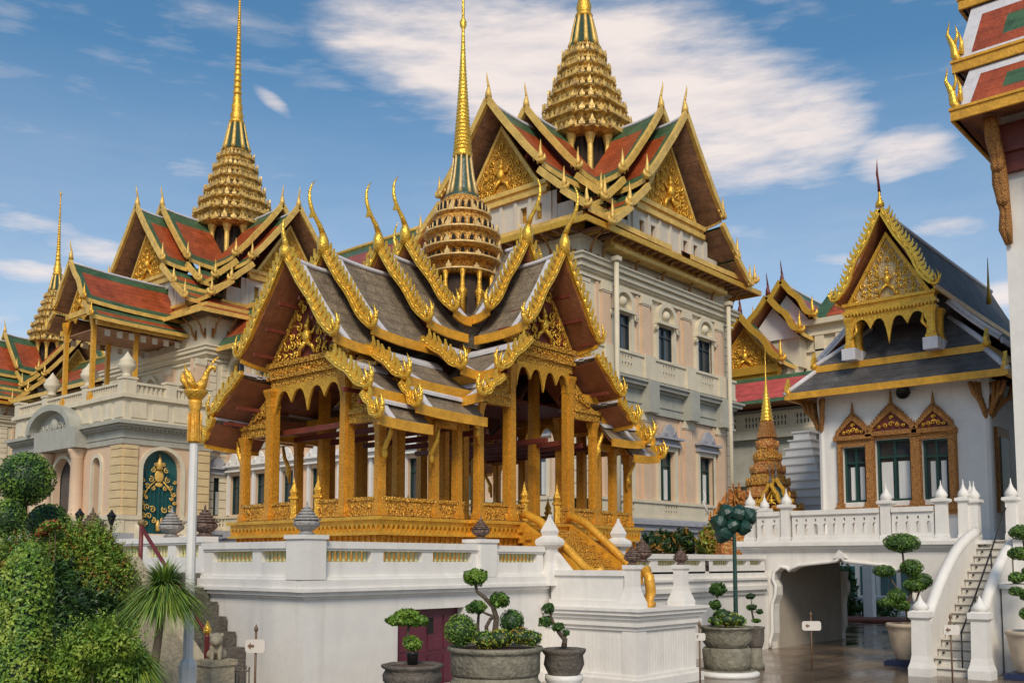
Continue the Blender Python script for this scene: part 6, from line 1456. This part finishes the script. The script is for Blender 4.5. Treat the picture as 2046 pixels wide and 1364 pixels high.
def left_pot():
    D=14.5; x,y=px(D,826); t=thing('stone_planter','dark lobed stone planter with a flat topped bonsai, in front of the maroon cellar door','planter',(x,y,0)); q=img(D); r_=random.Random(18)
    pot_bowl(t,x,y,.62,1.02,.45,'stoned',n=8,prof=[(.62,0),(.7,.08),(.95,.4),(.97,.62),(.88,.8),(.98,.86),(1.02,.92),(1.0,1),(.9,1),(.88,.92)]); m=MB(); m.lathe((x,y,0),[(.36,0),(.36,.08),(.3,.14),(.3,.5),(.34,.56),(.34,.62)],8,0,False); m.build('pedestal','stoned',t)
    m=MB(); m.lathe((x,y,1.0),[(.07,0),(.09,.17),(.1,.19),(.08,.19)],10); m.build('nursery_pot','black',t)
    bonsai(t,None,[q(826,1315),q(828,1290),q(815,1268),q(818,1250),q(815,1240)],[.03,.026,.022,.02,.012],[(q(800,1237),(.19,.16,.07),4),(q(833,1238),(.18,.16,.07),3),(q(815,1226),(.17,.15,.07),4),(q(828,1285),(.12,.11,.07),1),(q(822,1277),(.09,.09,.06),1)],r_,.03,('mid','mid','lite','lite'))
left_pot()
def right_pot():
    D=16.5; x,y=px(D,1126); t=thing('stone_planter','grey stone planter on a white pedestal with a zigzag bonsai, beside the white landing','planter',(x,y,0)); q=img(D); r_=random.Random(28)
    pot_bowl(t,x,y,.64,1.07,.355,'stoned',n=8,prof=[(.7,0),(.78,.08),(.96,.4),(.9,.74),(1.0,.84),(1.05,.92),(1.03,1),(.9,1),(.88,.92)]); m=MB(); m.lathe((x,y,0),[(.34,0),(.34,.1),(.28,.16),(.28,.5),(.32,.56),(.32,.64)],16); m.build('pedestal','whiteb',t)
    bonsai(t,None,[q(1126,1290),q(1128,1275),q(1117,1262),q(1108,1248),q(1102,1235),q(1098,1220)],[.05,.045,.036,.03,.024,.016],[(q(1096,1214),(.1,.09,.08),5),(q(1090,1240),(.12,.1,.08),4),(q(1115,1250),(.1,.09,.06),2),(q(1130,1262),(.06,.06,.05),1)],r_,.026,('deep','deep','mid'))
right_pot()
def court_pot():
    D=22; x,y=px(D,1449); t=thing('stone_planter','wide mossy round stone planter with low shrubs at the foot of the green lotus lamp','planter',(x,y,0)); q=img(D); r_=random.Random(38)
    pot_bowl(t,x,y,.62,1.08,.58,'stone',n=24); m=MB(); m.lathe((x,y,0),[(.50,.14),(.52,.3),(.54,.56),(.5,.62)],24); m.lathe((x,y,0),[(.66,0),(.66,.07),(.6,.14)],24); m.build('pedestal','stone',t)
    m=MB(); m.lathe((x,y,0),[(.70,0),(.70,.08),(.62,.12)],24); m.build('white_ring','whiteb',t)
    for (a,b,r,mm) in ((1440,1225,.2,('deep','mid')),(1452,1235,.28,('lime','yellow','lime','lite')),(1430,1238,.2,('mid','lite')),(1470,1238,.2,('lime','lite'))): ball(t,q(a,b,-.1),(r,r,r*.6),r_,mm,.4,.04,name='cushion_plant')
    bonsai(t,None,[q(1432,1245),q(1433,1215),q(1432,1200)],[.04,.03,.02],[(q(1432,1176),(.17,.16,.13),2),(q(1428,1207),(.12,.11,.09),1)],r_,.035,('deep','deep','mid'))
court_pot()
def small_pots():
    D=23.4; x,y=px(D,1506); t=thing('potted_bonsai','small dark bonsai in a round stone pot, tucked behind the wide planter by the arch','potted plant',(x,y,0)); q=img(D); r_=random.Random(48)
    pot_bowl(t,x,y,.5,.98,.22,'stoned',n=14); m=MB(); m.lathe((x,y,0),[(.2,0),(.2,.1),(.15,.15),(.15,.5)],12); m.build('pedestal','stone',t)
    bonsai(t,None,[q(1504,1240),q(1500,1220),q(1500,1200)],[.03,.02,.012],[(q(1498,1190),(.1,.09,.06),2),(q(1500,1212),(.12,.1,.06),1),(q(1515,1220),(.07,.07,.05),1),(q(1508,1238),(.1,.09,.04),0)],r_,.03,('dusk','deep','mid'))
small_pots()
def topiary_pot(D,x,yrim,label,domes,trunks,r,tray,grp,tone=('deep','mid','mid','lite')):
    X,Y=px(D,x); zr=pz(D,yrim); t=thing('potted_topiary',label,'potted topiary',(X,Y,0),grp); q=img(D); r_=random.Random(int(x))
    pot_bowl(t,X,Y,.13,zr,r,'pot',n=28,prof=[(.55,0),(.62,.05),(.78,.35),(.93,.75),(.98,.88),(1.04,.9),(1.06,.96),(1.02,1.0),(.92,1.0),(.9,.94)])
    m=MB(); m.box(X-tray,X+tray,Y-tray,Y+tray,.005,.10); m.box(X-tray*.9,X+tray*.9,Y-tray*.9,Y+tray*.9,.10,.13); m.build('tray','blue',t)
    for pts,rad in trunks: m=MB(); m.tube([q(*p) for p in pts],rad,7); m.build('trunk','bark',t)
    for (a,b,rx,rz) in domes:
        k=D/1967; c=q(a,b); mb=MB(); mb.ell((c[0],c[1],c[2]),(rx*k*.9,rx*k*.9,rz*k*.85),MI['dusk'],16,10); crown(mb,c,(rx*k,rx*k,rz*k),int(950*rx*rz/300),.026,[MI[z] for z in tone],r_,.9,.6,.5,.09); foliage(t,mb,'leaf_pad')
topiary_pot(24.2,1806,1243,'clipped cloud topiary in a buff clay pot on a navy tray, left of the stairs',[(1803,1084,34,19),(1820,1133,22,16),(1766,1140,21,12),(1838,1160,22,16),(1826,1168,22,14),(1790,1190,18,15),(1768,1202,17,9),(1798,1208,16,11)],
  [([(1812,1238),(1808,1215),(1815,1195),(1820,1165),(1806,1130),(1803,1095)],[.06,.05,.045,.035,.03,.02]),([(1812,1235),(1826,1205),(1836,1175)],[.04,.03,.02]),([(1812,1205),(1800,1190),(1775,1150)],[.03,.025,.015])],.45,.42,'cloud clipped topiaries in clay pots')
topiary_pot(21.3,2050,1258,'clipped cloud topiary in a clay pot cut off by the right edge of the photo',[(2045,1063,24,15),(2040,1105,24,13),(2030,1153,16,11),(2028,1180,14,9),(2052,1190,16,10),(2050,1225,16,13),(2060,1140,18,10)],
  [([(2052,1250),(2048,1200),(2055,1150),(2046,1080)],[.05,.045,.035,.02])],.46,.44,'cloud clipped topiaries in clay pots')
# ---------------------------------------------------------------- lamps, signs, small things
def bird_lamp():
    x,y=7.55,12.65; t=thing('bird_lamp_post','white lamp post with a gilded lotus capital and a golden bird on top','lamp post',(x,y,0))
    m=MB(); m.lathe((x,y,0),[(.2,0),(.2,.2),(.125,.26),(.125,1.05),(.10,1.12),(.072,1.15)],8,0,False,rot=PI/8); m.build('pedestal','post',t)
    m=MB(); m.lathe((x,y,0),[(.072,1.15),(.06,4.2)],10,0,False); m.build('shaft','post',t)
    m=MB(); m.lathe((x,y,4.2),[(.075,0),(.095,.04),(.09,.12),(.075,.16),(.08,.22),(.066,.30),(.07,.45),(.10,.58),(.09,.62)],10)
    for k in range(8):
        a=2*PI*k/8; m.prism([(x+.08*math.cos(a+da),y+.08*math.sin(a+da),4.22+b) for da,b in ((-.3,0),(.3,0),(.25,.25),(0,.42),(-.25,.25))],(.02*math.cos(a),.02*math.sin(a),0))
    m.build('lotus_capital','goldp',t)
    rx,ry=math.sin(R(HEAD)),-math.cos(R(HEAD))               # the bird faces right
    V=lambda a,z,d=0:(x+rx*a+math.cos(R(HEAD))*d,y+ry*a+math.sin(R(HEAD))*d,z)
    m=MB(); m.lathe((x,y,0),[(.06,4.78),(.11,4.85),(.17,4.93),(.175,4.96),(.08,4.97)],12)
    m.tube([V(-.1,4.98),V(.0,5.0),V(.09,5.04),V(.13,5.14),V(.16,5.24),V(.22,5.31),V(.27,5.30),V(.27,5.23)],[.07,.1,.08,.05,.04,.038,.03,.012],8)
    for (a,b,c_,d_) in ((-.06,-.12,-.17,.34),(-.1,-.19,-.2,.22),(-.02,-.07,-.1,.24)): m.tube([V(a,5.0),V(b,5.06+d_*.3),V(c_,5.02+d_)],[.05,.045,.006],6)
    m.prism([V(.17+a,5.30+b,-.01) for a,b in ((0,0),(.03,.02),(.08,.12),(.16,.16),(.08,.07))],Vector(V(0,0,.02))-Vector(V(0,0,0)))
    for sg in (1,-1): m.tube([V(.03,5.0,sg*.09),V(-.06,5.08,sg*.12),V(-.12,5.2,sg*.1)],[.05,.04,.006],6)
    m.build('golden_bird','gold',t)
bird_lamp()
def lotus_lamp():
    D=23.5; X,Y=px(D,1468); t=thing('lotus_lamp','green lamp post topped with a cluster of dark green lotus buds, beside the arched passage','lamp post',(X,Y,0)); q=img(D)
    m=MB(); m.tube([(X,Y,0),(X,Y,1.3),q(1468,1075),q(1466,1050)],[.06,.055,.045,.035],10); m.lathe((X,Y,0),[(.14,0),(.14,.3),(.08,.5),(.07,.9)],10); m.build('pole','lotus',t)
    for (a,b,dx,dz,L) in ((1453,1024,-.35,.8,.42),(1478,1026,.25,.9,.46),(1497,1030,.75,.55,.40),(1446,1066,-.25,-.6,.46),(1463,1050,-.1,.2,.38),(1488,1052,.6,-.2,.34),(1438,1044,-.8,.3,.42)):
        a_off=a*.7; c=Vector(q(a,b)); u=Vector((math.sin(R(HEAD))*dx,-math.cos(R(HEAD))*dx,dz)).normalized()
        m=MB(); base=c-u*L*.5; v=u.cross(Vector((0,0,1)) if abs(u.z)<.95 else Vector((1,0,0))).normalized(); w=u.cross(v); pr=[(.03,0),(.13,.14),(.20,.36),(.185,.58),(.11,.82),(.01,1.0)]
        rs=[[base+u*L*z+(v*math.cos(2*PI*k/12)+w*math.sin(2*PI*k/12))*r*.9 for k in range(12)] for r,z in pr]; m.rings(rs,0,True)
        for kk in range(6):
            a=2*PI*kk/6+a_off; e=v*math.cos(a)+w*math.sin(a); f_=u.cross(e); pv=[]
            for (q_,rr,hw) in ((0,.04,.03),(.2,.165,.11),(.45,.225,.13),(.7,.20,.10),(.9,.11,.05),(1.05,.06,.004)): pv.append((base+u*L*q_+e*rr*.9-f_*hw,base+u*L*q_+e*rr,base+u*L*q_+e*rr*.9+f_*hw))
            for q_ in range(5):
                for z in (0,1): m.add([pv[q_][z],pv[q_+1][z],pv[q_+1][z+1],pv[q_][z+1]],[(0,1,2,3)],0,True)
        m.build('lotus_bud','lotus',t,fix=False)
        m=MB(); m.tube([q(1467,1068),tuple((Vector(q(1467,1060))+base)/2+Vector((0,0,-.05))),tuple(base)],[.025,.02,.02],6); m.build('stem','lotus',t)
    m=MB(); m.tube([q(1468,1058),q(1480,1062),q(1497,1058),q(1508,1045)],[.02,.018,.016,.01],6); m.tube([q(1468,1080),q(1450,1075),q(1440,1062)],[.02,.016,.01],6); m.build('tendril','lotus',t)
lotus_lamp()
def sign(D,x,yb,yt,w,h,label,arrow=0,base=None):
    X,Y=px(D,x); t=thing('sign_post',label,'sign',(X,Y,0),'small standing signs in the court'); rx,ry=math.sin(R(HEAD)),-math.cos(R(HEAD)); fx,fy=-math.cos(R(HEAD)),-math.sin(R(HEAD)); z1=pz(D,yt); z0=pz(D,yb)
    V=lambda a,z,d=0:(X+rx*a+fx*d,Y+ry*a+fy*d,z)
    m=MB(); m.tube([(X,Y,0),(X,Y,z1+.12)],.018,8); m.lathe((X,Y,z1+.12),[(.02,0),(.035,.03),(.02,.07),(.004,.11)],8); m.build('pole','signpost',t)
    m=MB(); n=18; c=.25*h; pts=[]
    for (sx,sy,a0) in ((1,1,0),(-1,1,90),(-1,-1,180),(1,-1,270)):
        for k in range(5): a=R(a0+22.5*k); pts.append((sx*(w/2-c)+c*math.cos(a),sy*(h/2-c)+c*math.sin(a)))
    m.prism([V(a,(z0+z1)/2+b,.022) for a,b in pts],Vector(V(0,0,.02))-Vector(V(0,0,0))); p=m.build('panel','sign',t)
    m=MB(); zc=(z0+z1)/2
    if arrow==1:
        m.prism([V(-w*.22+a*.05,zc+b*.06,.0425) for a,b in ((-1,0),(0,.9),(0,.35),(1,.35),(1,-.35),(0,-.35),(0,-.9))],Vector(V(0,0,.003))-Vector(V(0,0,0)))
    else: m.fbox(V,-w*.28,-w*.2,zc-h*.2,zc+h*.2,.0425,.045); m.fbox(V,-w*.28,-w*.1,zc+h*.1,zc+h*.2,.0425,.0455)
    m.build('mark','signpost',p)
    return t
sign(23,1617,1257,1239,.44,.215,'cream sign with rounded ends on a thin brown pole, in front of the arched passage',1)
sign(20,1894,1266,1246,.33,.2,'cream sign on a brown pole in front of the white stairs',1)
sign(15,515,1300,1275,.30,.2,'pale pink sign on a brown pole, against the white terrace wall',1)
sign(18.7,1395,1277,1262,.21,.14,'tiny cream sign at the right corner of the white landing',0)
def side_stairs():
    t=thing('side_stairs','dark stone steps climbing the left end of the terrace behind the lamp post','stairs',(9.3,14.0,0)); m=MB(); n=9
    for k in range(3,n): m.box(8.95,9.98,14.0+.295*k,14.0+.295*(k+1) if k<n-1 else 17.8,0,.255*(k+1))
    m.build('flight','stoned',t); m=MB(); m.prism([(8.7,13.9,0),(8.7,13.9,.55),(8.7,16.7,2.6),(8.7,18,2.6),(8.7,18,0)],(.24,0,0)); m.build('cheek_wall','sandstone',t); m=MB(); m.box(8.95,11.0,17.8,18.0,0,2.3); m.build('landing_edge','white',t)
side_stairs()
def handrail():
    t=thing('maroon_handrail','maroon metal handrail sloping down behind the grass tree','handrail',(9.2,16.0,.6)); m=MB()
    m.tube([(9.15,17.05,2.1),(9.15,17.05,3.16)],.04,8); m.build('post','rail',t); m=MB(); m.tube([(9.15,17.0,3.1),(9.15,14.7,1.25)],.035,8); m.tube([(9.15,14.7,.6),(9.15,14.7,1.27)],.035,8); m.build('rail','rail',t); m=MB(); m.ell((9.15,17.05,3.22),(.07,.07,.07),0,10,8); m.build('knob','goldw',t)
handrail()
def lion():
    D=15.2; X,Y=px(D,437); z=pz(D,1314); t=thing('stone_lion','small weathered stone guardian lion on a beige pillar at the foot of the side stairs','statue',(X,Y,0))
    m=MB(); m.box(X-.2,X+.2,Y-.2,Y+.2,0,z-.08); m.box(X-.23,X+.23,Y-.23,Y+.23,z-.08,z); m.box(X-.24,X+.24,Y-.24,Y+.24,0,.12); m.build('pillar','sandstone',t)
    f=Vector((-.6,-.8,0)); s=Vector((.8,-.6,0)); V=lambda a,b,c:tuple(Vector((X,Y,z))+f*a+s*b+Vector((0,0,c)))
    m=MB()
    for c,r in (((-.08,0,.10),(.11,.11,.11)),((.0,0,.17),(.09,.09,.13)),((.07,0,.29),(.10,.10,.095)),((.15,0,.27),(.055,.055,.05)),((.04,.0,.36),(.07,.07,.05)),((-.1,.08,.07),(.08,.06,.08)),((-.1,-.08,.07),(.08,.06,.08)),((.03,.085,.37),(.025,.025,.035)),((.03,-.085,.37),(.025,.025,.035)),((-.17,0,.2),(.035,.035,.1))): m.ell(V(*c),r,0,12,8)
    for b in (.055,-.055): m.tube([V(.05,b,.2),V(.1,b,.1),V(.11,b,.02),V(.15,b,.02)],[.045,.035,.035,.03],8)
    o=m.build('lion','sandstone',t); md=o.modifiers.new('remesh','REMESH'); md.mode='VOXEL'; md.voxel_size=.014; md.use_smooth_shade=True
lion()
def rail_light():
    X,Y=px(15.6,418); z=pz(15.6,1258); t=thing('small_lantern','small brass lantern finial at the foot of the maroon handrail','lantern',(X,Y,0)); m=MB(); m.lathe((X,Y,0),[(.05,0),(.04,z-.1),(.05,z-.06)],8); m.build('post','rail',t); m=MB(); m.lathe((X,Y,z-.06),[(.03,0),(.06,.04),(.06,.1),(.03,.15),(.01,.22)],10); m.build('finial','goldb',t)
rail_light()
def gate():
    D=15.6; X0,Y0=px(D,450); X1,Y1=px(D,503); t=thing('iron_gate','low dark iron gate with upright bars against the white terrace wall','gate',(X0,Y0,0)); m=MB(); n=9
    for k in range(n):
        u=k/(n-1); x,y=X0+(X1-X0)*u,Y0+(Y1-Y0)*u; h=pz(D,1312+u*22) ; m.tube([(x,y,0),(x,y,h)],.011,6); m.ell((x,y,h+.02),(.018,.018,.03),0,6,5)
    m.build('bars','stoned',t); m=MB()
    for h in (.15,.8): m.tube([(X0,Y0,h),(X1,Y1,h)],.014,6)
    m.build('crossbar','stoned',t)
gate()
def lantern_post(x,yt,D,label):
    X,Y=px(D,x); z=pz(D,yt); t=thing('lantern_post',label,'street lamp',(X,Y,0),'black lantern posts by the porch'); m=MB(); m.lathe((X,Y,0),[(.2,0),(.18,.6),(.09,.8),(.07,z-.8),(.1,z-.75)],8); m.build('post','black',t)
    m=MB(); m.lathe((X,Y,z-.75),[(.1,0),(.24,.42),(.28,.45),(.22,.5),(.08,.66),(.05,.75)],6,0,False); m.build('lantern','black',t)
lantern_post(156,1015,50,'black lantern post nearest the round topiary, in front of the porch columns')
lantern_post(220,1018,50,'black lantern post in front of the porch corner, above the brown urn')
def garden_wall():
    D=48; x0,y0=px(D,1660); x1,y1=px(D,1860); t=thing('garden_house','white low house with green shutters seen through the passage','house',(x0,y0,0)); 
    L=math.hypot(x1-x0,y1-y0); dx,dy=(x1-x0)/L,(y1-y0)/L; P=frame((x0,y0),dx,dy,dy,-dx); P=(lambda s,z,d=0,P=P:P(s,z,d))
    sgn=-1 if (dy*(-x0)+(-dx)*(-y0))<0 else 1
    Pf=lambda s,z,d=0:P(s,z,sgn*d)
    m=MB(); m.fbox(Pf,0,L,0,5,-3,0); m.build('wall','white',t)
    for k in range(5):
        a=.4+k*1.0; m=MB(); m.fbox(Pf,a,a+.34,.9,2.3,.0,.06); m.fbox(Pf,a+.4,a+.74,.9,2.3,.0,.06); m.build('shutter','teal',t)
    m=MB(); m.fbox(Pf,0,L,.55,.8,0,.12); m.build('sill','greyb',t)
garden_wall()
def white_pillar():
    X,Y=px(43,1735); t=thing('white_pillar','square white pillar standing in the garden beyond the passage','pillar',(X,Y,0)); m=MB(); m.box(X-.2,X+.2,Y-.2,Y+.2,.12,3); m.box(X-.27,X+.27,Y-.27,Y+.27,0,.12); m.build('shaft','white',t)
white_pillar()
m=MB(); X,Y=px(42.3,1735); m.lathe((X,Y,0),[(1.6,0),(1.6,.12),(1.45,.13)],24); tag(m.build('kerb_ring','redsoil'),'red round kerb at the foot of the white garden pillar','kerb')
bush_back('dark garden trees seen through the left part of the passage arch',44.5,[(1690,1180,22,50,0),(1705,1220,30,20,.4),(1760,1222,30,14,.2)],('dusk','deep','deep','mid'),.12,1500,'tree','garden_tree')
